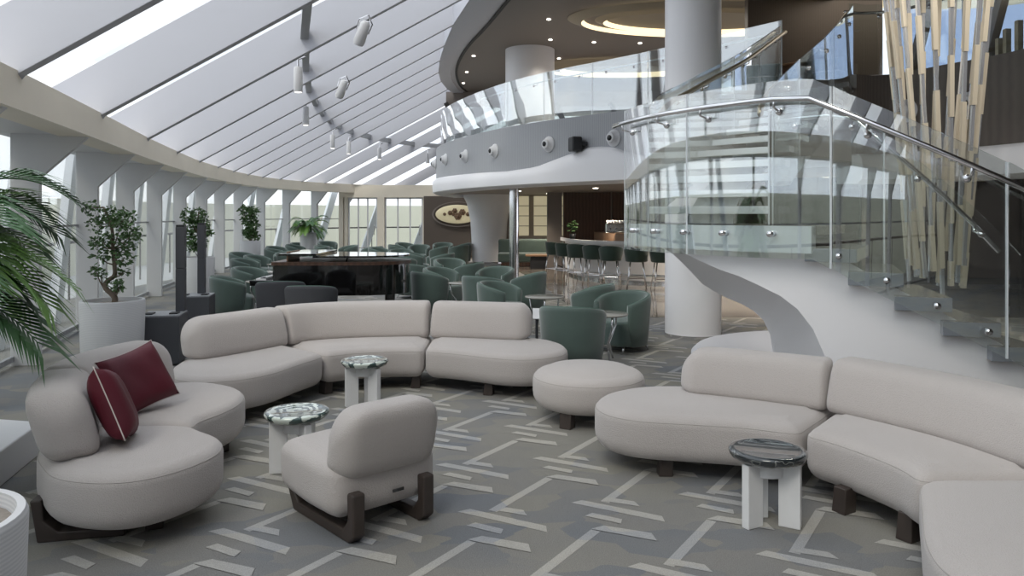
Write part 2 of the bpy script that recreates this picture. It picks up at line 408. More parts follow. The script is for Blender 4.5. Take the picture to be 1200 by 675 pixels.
# fins and panes
def WP(Y=None, px=None):
    "point of the wall curve at depth Y, or where it crosses the line of sight px (left wall, Y > 0)"
    best = None
    for a, b in zip(WC, WC[1:]):
        if b.x > 2 or (px is not None and a.y < 2): continue
        fa, fb = (a.y-Y, b.y-Y) if Y is not None else (a.x/a.y-(px-600)/FPX, b.x/b.y-(px-600)/FPX)
        if fa*fb <= 0 and fa != fb: return a.lerp(b, fa/(fa-fb))
    return best
back = resample([p for p in WC if p.y < 1.6], step=2.5)[:-1]
fins = [p for p in back]+[WP(Y=y) for y in (1.5,3.95,6.3,8.75,11.3,13.6,16.0,18.3,20.4,22.3,24.1,25.9,27.6,29.1,30.4)]
rp_all = [p for p in back if p.x < 2]+[WP(Y=y) for y in (1.3,3.85)]+[WP(px=q) for q in (20,118,172,207,233,255,273,290,307,327,353,380,411,445,482)]
for k, p in enumerate(fins):
    i = min(range(len(WC)), key=lambda q: (WC[q]-p).length); t = (WC[min(i+1,len(WC)-1)]-WC[max(i-1,0)]).normalized(); nrm = Vector((-t.y, t.x))
    prof = [(.03,2.62),(.54,2.12),(.54,0),(.83,0),(.83,2.74),(.03,2.74)]
    pts = [(p.x+nrm.x*n_, p.y+nrm.y*n_, z) for n_, z in prof]
    o = MB().extrude(pts, (t.x*.1, t.y*.1, 0)).build('trim_%d' % (10+k), M['white'], bevel=.006); structure(o)
WCo = off_curve(WC, .93)
panes = off_curve(fins, .81)
for k in range(len(panes)-1):
    a, b = panes[k], panes[k+1]
    m = MB().beam((a.x,a.y,1.36), (b.x,b.y,1.36), .012, 2.7)
    w = m.build('window_%d' % (k+1), M['winglass']); structure(w)
    f = MB(); 
    for z in (.08, 1.55): f.beam((a.x,a.y,z), (b.x,b.y,z), .04, .06 if z < 1 else .03)
    f.build('window_frame', M['fascia'], w)
# far end wall with glazed doors, right of the curved wall
YB = 30.5
def px_box(m, x0, x1, y0, y1, Y, th, mi=0):
    X0, X1, Z0, Z1 = XA(x0,Y), XA(x1,Y), ZA(y1,Y), ZA(y0,Y)
    m.box(((X0+X1)/2, Y, (Z0+Z1)/2), (X1-X0, th, Z1-Z0), 0, mi)
w = MB(); px_box(w, 398, 520, 217, 231.5, YB, .3); px_box(w, 443, 451, 231.5, 306, YB, .3); px_box(w, 496, 502, 231.5, 306, YB, .2); px_box(w, 514, 519, 231.5, 306, YB, .2); px_box(w, 404,408,231.5,306,YB,.2)
px_box(w, 398, 403, 231.5, 306, YB, .3)
structure(w.build('wall_back', M['beam']))
for k, (x0, x1) in enumerate(((409,442),(452,495),(503,513))):
    d = MB(); px_box(d, x0, x1, 232, 303, YB, .02); dd = structure(d.build('door_%d' % (k+1), M['winglass']))
    f = MB(); 
    n = 3 if k < 2 else 1
    for q in range(n+1):
        xx = x0+(x1-x0)*q/n; px_box(f, xx-.7, xx+.7, 231, 303, YB, .08)
    px_box(f, x0, x1, 231, 233, YB, .08)
    f.build('door_frame', M['white'], dd)
    h = MB(); hx = XA(x1-3, YB); h.tube([(hx,YB-.08,.9),(hx,YB-.12,.95),(hx,YB-.12,1.25),(hx,YB-.08,1.3)], .015); h.build('door_handle', M['chrome'], dd)
# exterior beyond the glass
ext = off_curve(WC, 5.2)
extp = [p for p in ext]
structure(ribbon_solid(off_curve(WC, 4.6), 0, .15, -.2, 2.15, 'exterior_bulwark', M['ext_cream']))
ed = MB(); rr = off_curve(WC, .9); ro = off_curve(WC, 7)
ed.loft([[(a.x,a.y,-.02),(b.x,b.y,-.02)] for a, b in zip(rr, ro)], closed=False, cap=False); structure(ed.build('exterior_deck', M['ext_deck']))
rl = MB(); rc = off_curve(WC, 2.2)
for z in (1.15,): rl.tube([(p.x,p.y,z) for p in rc], .03)
for p in resample(rc, step=2.5): rl.tube([(p.x,p.y,0),(p.x,p.y,1.15)], .02, 6)
tag(rl.build('deck_railing', M['darkframe']), 'thin dark railing on the open deck outside the left windows', 'railing')
sts = resample([p for p in off_curve(WC, 1.35) if p.y > 0], step=2.33); ste = resample(off_curve(WC, 2.0), step=2.33)
sp = None
def strut_obj(a, t):
    m = MB(); m.beam((-.0,-.55,0), (0,.55,2.9), .12, .3); return m
k = 0
for i in range(2, len(sts)-2):
    p = sts[i]; t = (sts[i+1]-sts[i-1]).normalized(); ang = math.atan2(t.y, t.x)-PI/2
    if i == 2:
        sp = strut_obj(0,0).build('diagonal_strut', M['ext_white']); tag(sp, '', 'strut'); sp.location = (p.x,p.y,0); sp.rotation_euler = (0,0,ang); o = sp
    else: o = sp.copy(); col.objects.link(o); o.location = (p.x,p.y,0); o.rotation_euler = (0,0,ang)
    o['label'] = 'white slanted steel strut standing outside the left windows'; o['group'] = 'diagonal struts outside the left windows'

# ------------------------------------------------------------------ roof rafters
def raf_dir(y):
    t = min(1, max(0, (y-8)/14.0)); return Vector((.965+.035*t, .26*(1-t)-.02*t)).normalized()
SL = .53; RL = 5.8; RD = .665; RDS = []
rp = rp_all
proto = None; k = 0; ends = []; mids = []
CEIL = [(4.2,-13),(4.0,-9),(3.5,-3),(3.0,2),(2.2,6),(1.2,10),(.05,14.5),(-.65,17.5),(-1.14,19.2),(-1.6,21.6),(-1.78,23.6),(-1.75,26.0),(-1.1,28.5),(0,31),(1.8,33)]
CC = [Vector(p) for p in chaikin(CEIL, 2, closed=False)]
for p in rp:
    d = Vector((.9995,-.03)); th = .1; RD = .665 if p.y < 23.5 else (.56 if p.y < 28.2 else .46); RDS.append(RD)
    L = RL
    o = MB(); pts = [(0,0,2.9),(L,0,2.9+SL*L),(L,0,2.9+SL*L+RD),(-1.0,0,2.9+RD-SL),(-1.0,0,2.765),(-.12,0,2.765)]
    o.extrude(pts, (0,th,0)); r = o.build('rafter', M['rafter'], bevel=.008)
    r.location = (p.x, p.y, 0); r.rotation_euler = (0,0,math.atan2(d.y,d.x)); r['kind'] = 'structure'; r.name = 'ceiling_rafter'
    ends.append((p.x+d.x*L, p.y+d.y*L)); mids.append((p.x+d.x*2.5, p.y+d.y*2.5, 2.9+SL*2.5))
# last bright gable slot: closing rafters' ring purlin and upper bulkhead
pm = MB()
for a, b in zip(mids, mids[1:]): pm.beam((a[0],a[1]+.1,a[2]+.3), (b[0],b[1],b[2]+.3), .12, .16)
structure(pm.build('trim_4', M['fascia']))
bk = MB(); E = [Vector(e) for e in ends]; n = len(E)
C2 = []
E = [e for e in E]
for e in E:
    q = min(CC, key=lambda c: abs(c.y-e.y)); C2.append(q)
zt = 2.9+SL*RL
bk.loft([[(e.x-.05,e.y,zt-.02),(e.x-.05,e.y,zt+.75),(c.x,c.y,zt+.75),(c.x,c.y,6.02),(c.x-.12,c.y,6.0),(e.x+.3,e.y,zt-.02)] for e, c in zip(E, C2)], cap=True)
structure(bk.build('ceiling_bulkhead', M['rafter'], auto=30))
rg = MB(); gl = []
W2 = rp
rg.loft([[(w_.x-1.0, w_.y-.08, 2.9+q-1.0*SL+.02),(e.x, e.y, zt+q+.02)] for w_, e, q in zip(W2, E, RDS)], closed=False, cap=False)
structure(rg.build('window_40', M['winglass']))
structure(MB().box((6.5,-13.2,3),(20,.2,6.4)).build('wall_near', M['lowceil'])); structure(MB().box((15.5,-.5,3),(.2,26,6.4)).build('wall_side', M['lowceil']))
# upper ceiling
cm = MB(); top = [(c.x, c.y) for c in CC]+[(6.9,33),(6.9,14.8),(16,14.8),(16,-13)]
cm.prism(top, 6.0, 6.15); structure(cm.build('ceiling', M['taupe']))
ln = MB(); L1 = off_curve(CC, .0); L2 = off_curve(CC, -.07)
ln.loft([[(a.x,a.y,5.985),(b.x,b.y,5.985),(b.x,b.y,6.001),(a.x,a.y,6.001)] for a, b in zip(L1, L2)]); structure(ln.build('trim_5', M['line']))
# oval ceiling coves
def cove(cx, cy, rx, ry, rot, label, w=.3):
    t = thing('cove_ceiling_light', label, 'ceiling light', (cx,cy,5.98), rot, 'oval coves in the upper ceiling')
    def ring(r0x,r0y,r1x,r1y,z0,z1,name,m):
        q = MB(); N = 64
        q.loft([[(r0x*math.cos(2*PI*k/N), r0y*math.sin(2*PI*k/N), z0),(r1x*math.cos(2*PI*k/N), r1y*math.sin(2*PI*k/N), z1)] for k in range(N)], closed=False, cap=False, loop=True)
        q.build(name, m, t, smooth=True)
    ring(rx,ry,rx-w,ry-w*.6,0,-.1,'outer_rim',M['coveplaster']); ring(rx-w,ry-w*.6,rx-w-.06,ry-w*.6-.06,-.1,-.02,'light_strip',M['cove'])
    ring(rx-w-.06,ry-w*.6-.06,rx-2*w,ry-1.3*w,-.02,-.03,'middle_band',M['taupe'])
    ring(rx-2*w,ry-1.3*w,rx-2.6*w,ry-1.7*w,-.03,-.1,'inner_rim',M['coveplaster']); ring(rx-2.6*w,ry-1.7*w,rx-2.7*w-.05,ry-1.8*w-.05,-.1,-.02,'light_strip',M['cove'])
    q = MB(); q.add([((rx-2.8*w)*math.cos(2*PI*k/48),(ry-1.9*w)*math.sin(2*PI*k/48),-.02) for k in range(48)], [tuple(range(47,-1,-1))]); q.build('cove_panel', M['coveplaster'], t)
    L = bpy.data.lights.new('cove_glow','AREA'); L.shape = 'ELLIPSE'; L.size = (rx-w)*1.6; L.size_y = (ry-w*.6)*1.6; L.energy = 5*rx*ry; L.color = (1,.93,.82)
    lo = bpy.data.objects.new('cove_glow', L); col.objects.link(lo); lo.location = (0,0,-.14); lo.parent = t
cove(4.1, 16.6, 2.9, 1.45, .05, 'large double oval cove light in the upper ceiling, left of the tall white column')
cove(7.6, 14.2, 3.0, 1.3, .2, 'oval cove light in the upper ceiling above the top of the stairs')
cove(3.2, 22.0, 2.6, 1.3, 0, 'far oval cove light in the upper ceiling above the balcony')
# downlights in the upper ceiling
dl = None
for (x, y) in ((643,22),(645,46),(696,49),(750,50),(555,65),(547,84),(655,68),(543,97),(866,27)):
    Y = FPX*(6-1.7)/(252-y); X = XA(x, Y)
    if dl is None:
        dl = MB().lathe([(.001,-.012),(.038,-.012),(.05,0),(.04,.01),(.001,.01)], n=16).build('downlight', M['lamp']); o = dl
    else: o = dl.copy(); col.objects.link(o)
    L = bpy.data.lights.new('downlight_glow','SPOT'); L.energy = 70; L.spot_size = rad(110); L.spot_blend = .9; L.color = (1,.92,.8); L.shadow_soft_size = .1
    lo = bpy.data.objects.new('downlight_glow', L); col.objects.link(lo); lo.parent = o; lo.location = (0,0,-.05)
    o.location = (X,Y,5.985); tag(o, 'small round recessed downlight in the taupe upper ceiling', 'downlight', 'downlights in the upper ceiling')

# ------------------------------------------------------------------ upper deck
LE = [(-2.3,25),(-2.2,22.4),(-.85,18.9),(.5,16.6),(2.38,14.6),(3.4,13.2),(4.25,12.05)]
RE = [(4.92,11.0),(5.4,11.15),(5.7,10.7),(5.95,10.1),(6.14,9.83),(6.35,9.2),(6.6,8.2),(6.9,6.5),(7.2,4)]
LC = resample(chaikin([(-2.0,27.5)]+LE, 2, closed=False), step=.3); RC = resample(chaikin(RE, 2, closed=False), step=.3)
slab = [(p.x,p.y) for p in LC]+[(p.x,p.y) for p in RC]+[(16,4),(16,32.5),(-1.4,32.5)]
s_ = MB().prism(slab, 2.42, 3.68); structure(s_.build('ceiling_lower', [M['lowceil']]))
def zmid(i):
    p = LC[i]; px = 600+FPX*p.x/p.y
    pts = [(500,2.78),(560,2.72),(600,2.68),(633,2.72),(665,2.9),(700,3.06),(725,3.0),(747,2.83),(800,2.75),(1000,2.75)]
    for (a,za),(b,zb) in zip(pts, pts[1:]):
        if a <= px <= b: return za+(zb-za)*(px-a)/(b-a)
    return 2.78 if px < 500 else 2.75
def fascia(C, zm, name1, name2, fm, zb=2.33):
    A = off_curve(C, 0.0); B = off_curve(C, .1)
    m = MB(); m.loft([[(a.x,a.y,3.72),(b.x,b.y,3.72),(b.x,b.y,zm(i)),(a.x,a.y,zm(i))] for i,(a,b) in enumerate(zip(B, off_curve(C,-.02)))]); structure(m.build(name1, fm, auto=40))
    m = MB(); rings = []
    for i in range(len(C)):
        z1 = zm(i)+.02; r = []
        for (o_, z) in ((-.05,z1),(.13,z1),(.2,z1-.06),(.22,(z1+zb)/2),(.2,zb+.05),(.1,zb),(-.3,zb),(-.3,z1)):
            t = (C[min(i+1,len(C)-1)]-C[max(i-1,0)]).normalized(); q = C[i]+Vector((-t.y,t.x))*o_; r.append((q.x,q.y,z))
        rings.append(r)
    m.loft(rings); structure(m.build(name2, M['stair_white'], auto=50))
def orient(C, target):
    "return C ordered so that the left normal points to the target side"
    i = len(C)//2; t = (C[i+1]-C[i-1]).normalized(); n_ = Vector((-t.y,t.x))
    return C if (Vector(target)-C[i]).dot(n_) > 0 else C[::-1]
LCo = orient(LC, (0,0)); RCo = orient(RC, (0,0))
if LCo is not LC: 
    LC = LCo
fascia(LC, zmid, 'trim_6', 'trim_7', M['fascia'])
RC = RCo
fascia(RC, lambda i: 2.56, 'trim_8', 'trim_9', M['fascia_dark'], 2.16)
pv = MB().prism([(p.x,p.y) for p in LC][::1]+[(p.x,p.y) for p in off_curve(LC,-.25)][::-1], 3.72, 3.735).build('trim_50', M['chrome']); structure(pv)
pv = MB().prism([(p.x,p.y) for p in RC][::1]+[(p.x,p.y) for p in off_curve(RC,-.12)][::-1], 3.72, 3.74).build('trim_51', M['chrome']); structure(pv)

def balustrade(C, zb, zt_, label, panel_step=1.45, rail=None, gm='glass', raildz=-.08, railoff=-.09, name='glass_balustrade', rr=.022, rm='chrome', group=None):
    "C list of (x,y); zb/zt functions of arc fraction; each glass panel is a part"
    P = resample([Vector(c) for c in C], step=.12); n_ = len(P)
    T = sum((b-a).length for a, b in zip(P, P[1:])); np_ = max(1, int(round(T/panel_step)))
    root = thing(name, label, 'balustrade', (P[0].x, P[0].y, zb(0)))
    base = Vector((P[0].x,P[0].y,zb(0)))
    A = off_curve(P, .0); B = off_curve(P, .016)
    for k in range(np_):
        i0 = int((n_-1)*k/np_); i1 = int((n_-1)*(k+1)/np_); m = MB(); rings = []
        for i in range(i0, i1+1):
            u = i/(n_-1); a, b = A[i], B[i]
            if i == i0 and i1-i0 > 1: a = A[i].lerp(A[i+1], .12); b = B[i].lerp(B[i+1], .12)
            rings.append([Vector((a.x,a.y,zb(u)))-base, Vector((b.x,b.y,zb(u)))-base, Vector((b.x,b.y,zt_(u)))-base, Vector((a.x,a.y,zt_(u)))-base])
        m.loft(rings); m.build('glass_panel', M[gm], root, auto=40)
        e = MB(); a = A[i0].lerp(B[i0], .5); e.beam(Vector((a.x,a.y,zb(i0/(n_-1))))-base, Vector((a.x,a.y,zt_(i0/(n_-1))))-base, .01, .016); e.build('panel_joint', M['crystal'], root)
    R = off_curve(P, railoff); m = MB()
    m.tube([Vector((R[i].x, R[i].y, zt_(i/(n_-1))+raildz))-base for i in range(0, n_, 2)], rr, 10); m.build('handrail', M[rm], root, smooth=True)
    for k in range(np_*2):
        i = int((n_-1)*(k+.5)/(np_*2)); u = i/(n_-1); m = MB(); z = zt_(u)+raildz
        m.tube([Vector((R[i].x,R[i].y,z))-base, Vector((R[i].x,R[i].y,z-.06))-base, Vector((A[i].x,A[i].y,z-.08))-base], .009, 6)
        m.ball(Vector((A[i].x,A[i].y,z-.08))-base, .028, n=8); m.build('rail_bracket', M['chrome'], root, smooth=True)
    return root
LCb = [p for p in LC]
balustrade([(p.x,p.y) for p in off_curve(LC,-.06)], lambda u: 3.7, lambda u: 4.8, 'curved glass balustrade with slim rail along the left upper balcony', gm='upglass', raildz=-.16, rm='crystal', rr=.016)
balustrade([(p.x,p.y) for p in off_curve(RC,-.06)], lambda u: 3.7, lambda u: 4.78, 'glass balustrade along the dark upper balcony on the right', raildz=-.1)
# round wall lights on the fascia
fl0 = None
def face_at(C, px, off=.12):
    best = min(range(len(C)), key=lambda i: abs(600+FPX*C[i].x/C[i].y-px)+ (0 if C[i].y < 26 else 99))
    t = (C[min(best+1,len(C)-1)]-C[max(best-1,0)]).normalized(); n_ = Vector((-t.y,t.x)); return C[best]+n_*off, n_
for i, (C, px, py, s) in enumerate(((LC,512,192,1),(LC,528,187,1),(LC,548,183,1),(LC,587,177,1),(LC,653,169,1),(LC,723,162,1),(RC,1076,130,.95),(RC,1152,122,.95))):
    p, n_ = face_at(C, px, .1); z = ZA(py, p.y)
    if fl0 is None:
        fl0 = thing('wall_light', '', 'wall light')
        MB().lathe([(.001,0),(.17,0),(.17,.02),(.13,.05),(.1,.1),(.095,.13),(.07,.14),(.001,.12)], n=24).build('lamp_housing', M['white'], fl0, auto=50)
        MB().lathe([(.001,.121),(.05,.13),(.055,.15),(.02,.17),(.001,.17)], n=16).build('lens', M['blackmat'], fl0, smooth=True)
        o = fl0
    else: o = dup(fl0, (0,0,0), 0, '')
    o.location = (p.x,p.y,z); o.rotation_euler = Vector((n_.x,n_.y,0)).to_track_quat('Z','Y').to_euler(); o.scale = (s,s,s)
    names = ['first', 'second', 'third', 'fourth', 'fifth', 'sixth']
    if i < 6: o['label'] = 'round white wall light on the grey balcony front, %s from its left end' % names[i]; o['group'] = 'wall lights on the grey balcony front'
    else: o['label'] = 'pale wall light on the dark balcony front, %s hanging rods' % ('behind the' if i == 6 else 'right of the'); o['group'] = 'wall lights on the dark balcony front'
p, n_ = face_at(LC, 680, .25); z = ZA(169, p.y)
t = thing('wall_speaker', 'small black box speaker mounted on the grey balcony front', 'speaker', (p.x,p.y,z), math.atan2(n_.y,n_.x)+PI/2-.5)
MB().box((0,0,0), (.3,.22,.3)).build('cabinet', M['blackmat'], t, bevel=.04); MB().box((.1,.14,0), (.08,.14,.08)).build('bracket', M['blackmat'], t)

# columns
def column(x, y, r, z0, z1, label, prof=None):
    pr = prof or [(r,z0),(r,z1)]
    t = thing('round_column', label, 'column', (x,y,0))
    MB().lathe([(p_[0],p_[1]) for p_ in pr], n=48).build('shaft', M['stair_white'], t, auto=40)
    MB().lathe([(pr[0][0]*.97, z0), (pr[0][0]*.97+.02, z0), (pr[0][0]*.97+.02, z0+.06),(pr[0][0]*.9, z0+.06)], n=48).build('base_ring', M['chrome'], t, auto=40)
    return t
column(2.53, 10.62, .385, 0, 6.0, 'tall white round column rising past the stair landing to the upper ceiling')
column(XA(573,27), 27, .62, 0, 2.42, 'white column under the balcony flaring out to the ceiling', prof=[(.6,0),(.62,.8),(.66,1.5),(.78,2.1),(.95,2.42)])
column(XA(621,19.8), 19.8, .64, 3.7, 6.0, 'wide white column standing on the upper balcony behind the glass')
t = thing('metal_post', 'slim mirror-polished chrome post between the white column and the bar', 'post', (XA(602.5,19), 19, 0))
MB().lathe([(.12,0),(.12,2.4)], n=24).build('shaft', M['chrome'], t, auto=40); MB().lathe([(.15,0),(.15,.04),(.1,.05)], n=24).build('base_plate', M['chrome'], t, auto=40)

# upper level back: windows with slanted dark frames, seen through the balustrade
YU = 24.0
wu = MB(); wu.box((9, YU+4, 4.85), (14, .2, 2.3)); 
structure(MB().box((5.2, 26.6, 3.95), (15, .25, .5)).build('wall_upper', M['fascia']))
structure(MB().box((5.2, 26.6, 5.75), (15, .25, .5)).build('wall_upper_top', M['taupe']))
g_ = MB().box((5.2, 26.6, 4.85), (15, .02, 1.35)); structure(g_.build('window_41', M['winglass']))
for i in range(9):
    x = -1.4+1.9*i; o = MB().beam((x,26.5,3.7), (x-.9,26.5,5.6), .3, .16).build('trim_%d' % (60+i), M['darkframe']); structure(o)
structure(MB().box((5.85, 14.75, 4.85), (2.6, .2, 2.3)).build('wall_upper_right', M['brownwall']))
# right part: window band at the upper right, and beige lit boxes
g_ = MB().box((11.2, 14.5, 4.9), (7.6, .02, 2.0)); structure(g_.build('window_42', M['tintglass']))
for i in range(6):
    o = MB().beam((7.4+1.35*i,14.4,3.7), (8.0+1.35*i,14.4,6.0), .22, .14).build('trim_%d' % (80+i), M['darkframe']); structure(o)
bb = None
for i, (px, py0, py1) in enumerate(((1171,45,66),(1180,34,64),(1194,24,61))):
    Y = 10.6-.3*i; X = XA(px, Y); z0, z1 = 3.72, ZA(py0, Y)
    o = MB().box((0,0,(z1-z0)/2), (.075,.075,z1-z0)).build('beige_post', M['beige_rod'], bevel=.006); o.location = (X,Y,z0)
    tag(o, 'short beige square post standing on the upper right balcony edge, %s of three' % ('leftmost','middle','rightmost')[i], 'post', 'beige posts on the right balcony edge')
# lower level back walls
YW = 26.5
def slab_px(x0, x1, y0, y1, Y, th, name, m, **k):
    q = MB(); px_box(q, x0, x1, y0, y1, Y, th); return q.build(name, m, **k)
structure(MB().box((XA(540,30), 30.2, 1.2), (XA(606,30.2)-XA(519,30.2), .2, 2.5)).build('wall_art', M['brownwall']))
structure(MB().box((2.5, YW+.6, 1.2), (6.7, .2, 2.45)).build('wall_bar', M['lowceil']))
structure(MB().box((12, YW-1, 1.2), (12, .2, 2.45)).build('wall_right_back', M['brownwall']))
t = thing('backlit_wall_panel', 'cream backlit panel with thin horizontal lines behind the green banquette', 'wall panel', (XA(648,YW), YW+.45, 0))
z0, z1 = ZA(277,YW), ZA(229,YW)
for k in range(4):
    a = z0+(z1-z0)*k/4; MB().box((0,0,(a+a+(z1-z0)/4)/2), (XA(675,YW)-XA(631,YW),.05,(z1-z0)/4-.03)).build('panel_board', M['panel_lit'], t)
t2 = thing('backlit_wall_panel', 'narrow cream backlit panel beside the chrome post', 'wall panel', (XA(614,YW), YW+.45, 0))
for k in range(4):
    a = z0+(z1-z0)*k/4; MB().box((0,0,(a+a+(z1-z0)/4)/2), (XA(620,YW)-XA(608,YW),.05,(z1-z0)/4-.03)).build('panel_board', M['panel_lit'], t2)
t = thing('wood_cabinet_wall', 'dark brown wood cupboard wall behind the bar', 'cupboard', (XA(716,23.5), 23.5, 0))
for k in range(2):
    MB().box((-.75+1.5*k,0,1.2), (1.46,.3,2.4)).build('door', M['wood'], t, bevel=.01)
MB().box((-1.75,0,1.2), (.45,.32,2.4)).build('side_panel', M['taupe'], t)
# oval relief
t = thing('oval_wall_relief', 'cream oval wall relief with dark metal flowers on the brown wall', 'wall art', (XA(536,29.9), 29.95, ZA(251,29.95)))
ov = MB(); N = 40
ov.loft([[(rx*math.cos(2*PI*k/N), y, rz*math.sin(2*PI*k/N)) for k in range(N)] for rx, rz, y in ((.86,.37,0),(.86,.37,-.06),(.8,.32,-.09),(.4,.15,-.09))]); ov.build('oval_disc', M['art'], t, auto=40)
for (x, z, r) in ((-.5,0,.06),(-.28,.05,.09),(-.1,.13,.1),(.02,-.08,.14),(.2,.08,.12),(.42,0,.08),(.55,.02,.05),(-.15,-.02,.06)):
    f = MB()
    for k in range(6): f.ball((x+r*.6*math.cos(k*PI/3), -.12, z+r*.6*math.sin(k*PI/3)), r*.5, (1,.4,1), 8)
    f.ball((x,-.14,z), r*.4, n=8); f.build('metal_flower', M['petal'], t, smooth=True)
fr = MB(); fr.loft([[(1.0*math.cos(2*PI*k/N)*s, y, .5*math.sin(2*PI*k/N)*s) for k in range(N)] for s, y in ((1,.04),(1,-.03),(.94,-.03),(.94,.04))], loop=True, cap=False); fr.build('oval_frame', M['taupe'], t, auto=40)
# smoked mirror wall right behind the stairs
structure(MB().box((8.8, 12.8, 1.15), (9, .2, 2.35)).build('wall_right', M['mirror']))
for k in range(6):
    structure(MB().box((4.5+1.35*k, 12.66, 1.15), (.07,.06,2.3)).build('trim_%d' % (90+k), M['darkframe']))
structure(MB().box((8.8, 12.66, .5), (9,.06,.07)).build('trim_97', M['darkframe']))

# lower ceiling downlights (fixtures with lamps)
for i, (X, Y) in enumerate(((.2,22.5),(2.2,20),(4.2,17.5),(1.2,25),(4.5,22),(6,14.5),(-.6,28),(4.6,13.8),(7.5,18),(6.0,11.9))):
    t = thing('lower_downlight', 'small recessed spotlight in the low ceiling under the balcony', 'downlight', (X,Y,2.41), 0, 'spotlights in the low ceiling')
    MB().lathe([(.001,-.015),(.06,-.015),(.08,0),(.001,.005)], n=16).build('lens', M['lamp'], t)
    L = bpy.data.lights.new('downlight_glow','SPOT'); L.energy = 180; L.spot_size = rad(120); L.spot_blend = .8; L.color = (1,.87,.7); L.shadow_soft_size = .1
    lo = bpy.data.objects.new('downlight_glow', L); col.objects.link(lo); lo.parent = t; lo.location = (0,0,-.04)

# ------------------------------------------------------------------ staircase
SC = Vector((3.7,7.6)); 
def sp_(th, R): a = rad(th); return Vector((SC.x-R*math.sin(a), SC.y-R*math.cos(a)))
def zt_low(th):
    return 1.62 if th >= 36 else 1.62-.16*((36.3-th)/6.6)
stair = thing('glass_staircase', 'curved white staircase with crystal treads sweeping up to the balcony', 'staircase', (SC.x,SC.y,0))
def sv(x, y, z): return (x-SC.x, y-SC.y, z)
for j in range(1, 10):
    t1 = 37.4-6.6*(j-1); t0 = t1-7.9; z = 1.62-.16*j; m = MB()
    poly = [sp_(t0+(t1-t0)*k/3, 2.57) for k in range(4)]+[sp_(t1+(t0-t1)*k/3, 1.55) for k in range(4)]
    m.prism([(p.x-SC.x,p.y-SC.y) for p in poly], z-.1, z)
    tr = m.build('tread', [M['stepedge'], M['tread']], stair, bevel=.006)
    for f in tr.data.polygons:
        if abs(f.normal.z) > .9: f.material_index = 1
    for tt in (.3,):
        p = sp_(t0+(t1-t0)*tt, 2.585); q = sp_(t0+(t1-t0)*tt, 2.66); MB().tube([sv(p.x,p.y,z-.05), sv(q.x,q.y,z-.05)], .022, 12).build('glass_fixing', M['chrome'], tr, smooth=True)
Lf = [(1.28,7.1),(1.45,7.6),(1.64,7.9),(1.86,8.2),(2.09,8.55),(2.35,8.9),(2.61,9.25),(2.88,9.65),(3.15,10.1),(3.43,10.6),(3.72,11.1),(4.0,11.6),(4.3,12.1)]
Rf = [(2.28,6.72),(2.38,7.0),(2.5,7.25),(2.66,7.52),(2.85,7.8),(3.05,8.1),(3.28,8.42),(3.52,8.75),(3.78,9.12),(4.05,9.55),(4.35,10.0),(4.63,10.45),(4.92,10.95)]
# landing
lp = [sp_(36+46*k/14, 2.6) for k in range(15)]+[Vector(Lf[0]), Vector(Lf[1]), Vector(Rf[1]), Vector(Rf[0])]+[sp_(60-24*k/5, 1.58) for k in range(6)]
o = MB().prism([(p.x-SC.x,p.y-SC.y) for p in lp], 1.55, 1.62).build('landing', M['tread'], stair, bevel=.005)
m = MB(); m.loft([[sv(*sp_(36+46*k/24, 2.62), z) for z in (1.62,1.42)]+[sv(*sp_(36+46*k/24, 2.5), z) for z in (1.42,1.62)] for k in range(25)]); le = m.build('landing_edge', M['crystal'], stair, auto=40)
for th in (42,50.5,59,67.5,76):
    p = sp_(th, 2.62); q = sp_(th, 2.7); MB().tube([sv(p.x,p.y,1.56), sv(q.x,q.y,1.56)], .022, 12).build('glass_fixing', M['chrome'], le, smooth=True)
# upper flight treads
for j in range(12):
    z = 1.78+.16*j; l0, l1, r0, r1 = Vector(Lf[j]), Vector(Lf[j+1]), Vector(Rf[j]), Vector(Rf[j+1])
    l1 = l0.lerp(l1, 1.1); r1 = r0.lerp(r1, 1.1)
    m = MB().prism([(p.x-SC.x,p.y-SC.y) for p in (l0, r0, r1, l1)], z-.07, z); tr = m.build('tread', [M['crystal'], M['tread']], stair, bevel=.005)
    for f in tr.data.polygons:
        if f.normal.z > .9: f.material_index = 1
# central spine under the upper flight
m = MB(); rings = []
for j in range(13):
    c = (Vector(Lf[j])+Vector(Rf[j]))/2; w_ = (Vector(Rf[j])-Vector(Lf[j])).normalized()*.22; z = 1.62+.16*j-.07+.02
    z = min(z, 3.5)
    rings.append([sv(c.x-w_.x,c.y-w_.y,z), sv(c.x+w_.x,c.y+w_.y,z), sv(c.x+w_.x*.8,c.y+w_.y*.8,z-.14), sv(c.x-w_.x*.8,c.y-w_.y*.8,z-.14)])
m.loft(rings); m.build('spine', M['crystal'], stair, auto=40)
# white sculpted stringer: sections outer-top, outer-bottom, inner-bottom, inner-top
sec = [ # theta, Rout, z outer bottom, inner x, inner y, z inner bottom
 (74,2.5,1.44, 1.50,7.05,1.36),(70,2.5,1.43,1.60,7.25,1.27),(66,2.5,1.40,1.72,7.33,1.16),(62,2.5,1.36,1.85,7.38,1.03),(58,2.5,1.31,1.98,7.40,.95),(54,2.5,1.26,2.10,7.40,.89),(50,2.5,1.22,2.22,7.36,.84),
 (46,2.5,1.16,2.32,7.30,.78),(42,2.5,1.09,2.39,7.22,.70),(39,2.5,1.0,2.42,7.12,.58),(36.5,2.49,.86,2.41,7.02,.44),(34.5,2.49,.66,2.39,6.92,.3),(33,2.49,.40,2.40,6.85,.15),(32,2.49,.0,2.43,6.8,.0),
 (26,2.49,0,2.7,6.5,0),(18,2.49,0,3.1,6.25,0),(8,2.49,0,3.5,6.15,0),(-4,2.49,0,3.85,6.12,0),(-14,2.49,0,4.15,6.16,0)]
S = []
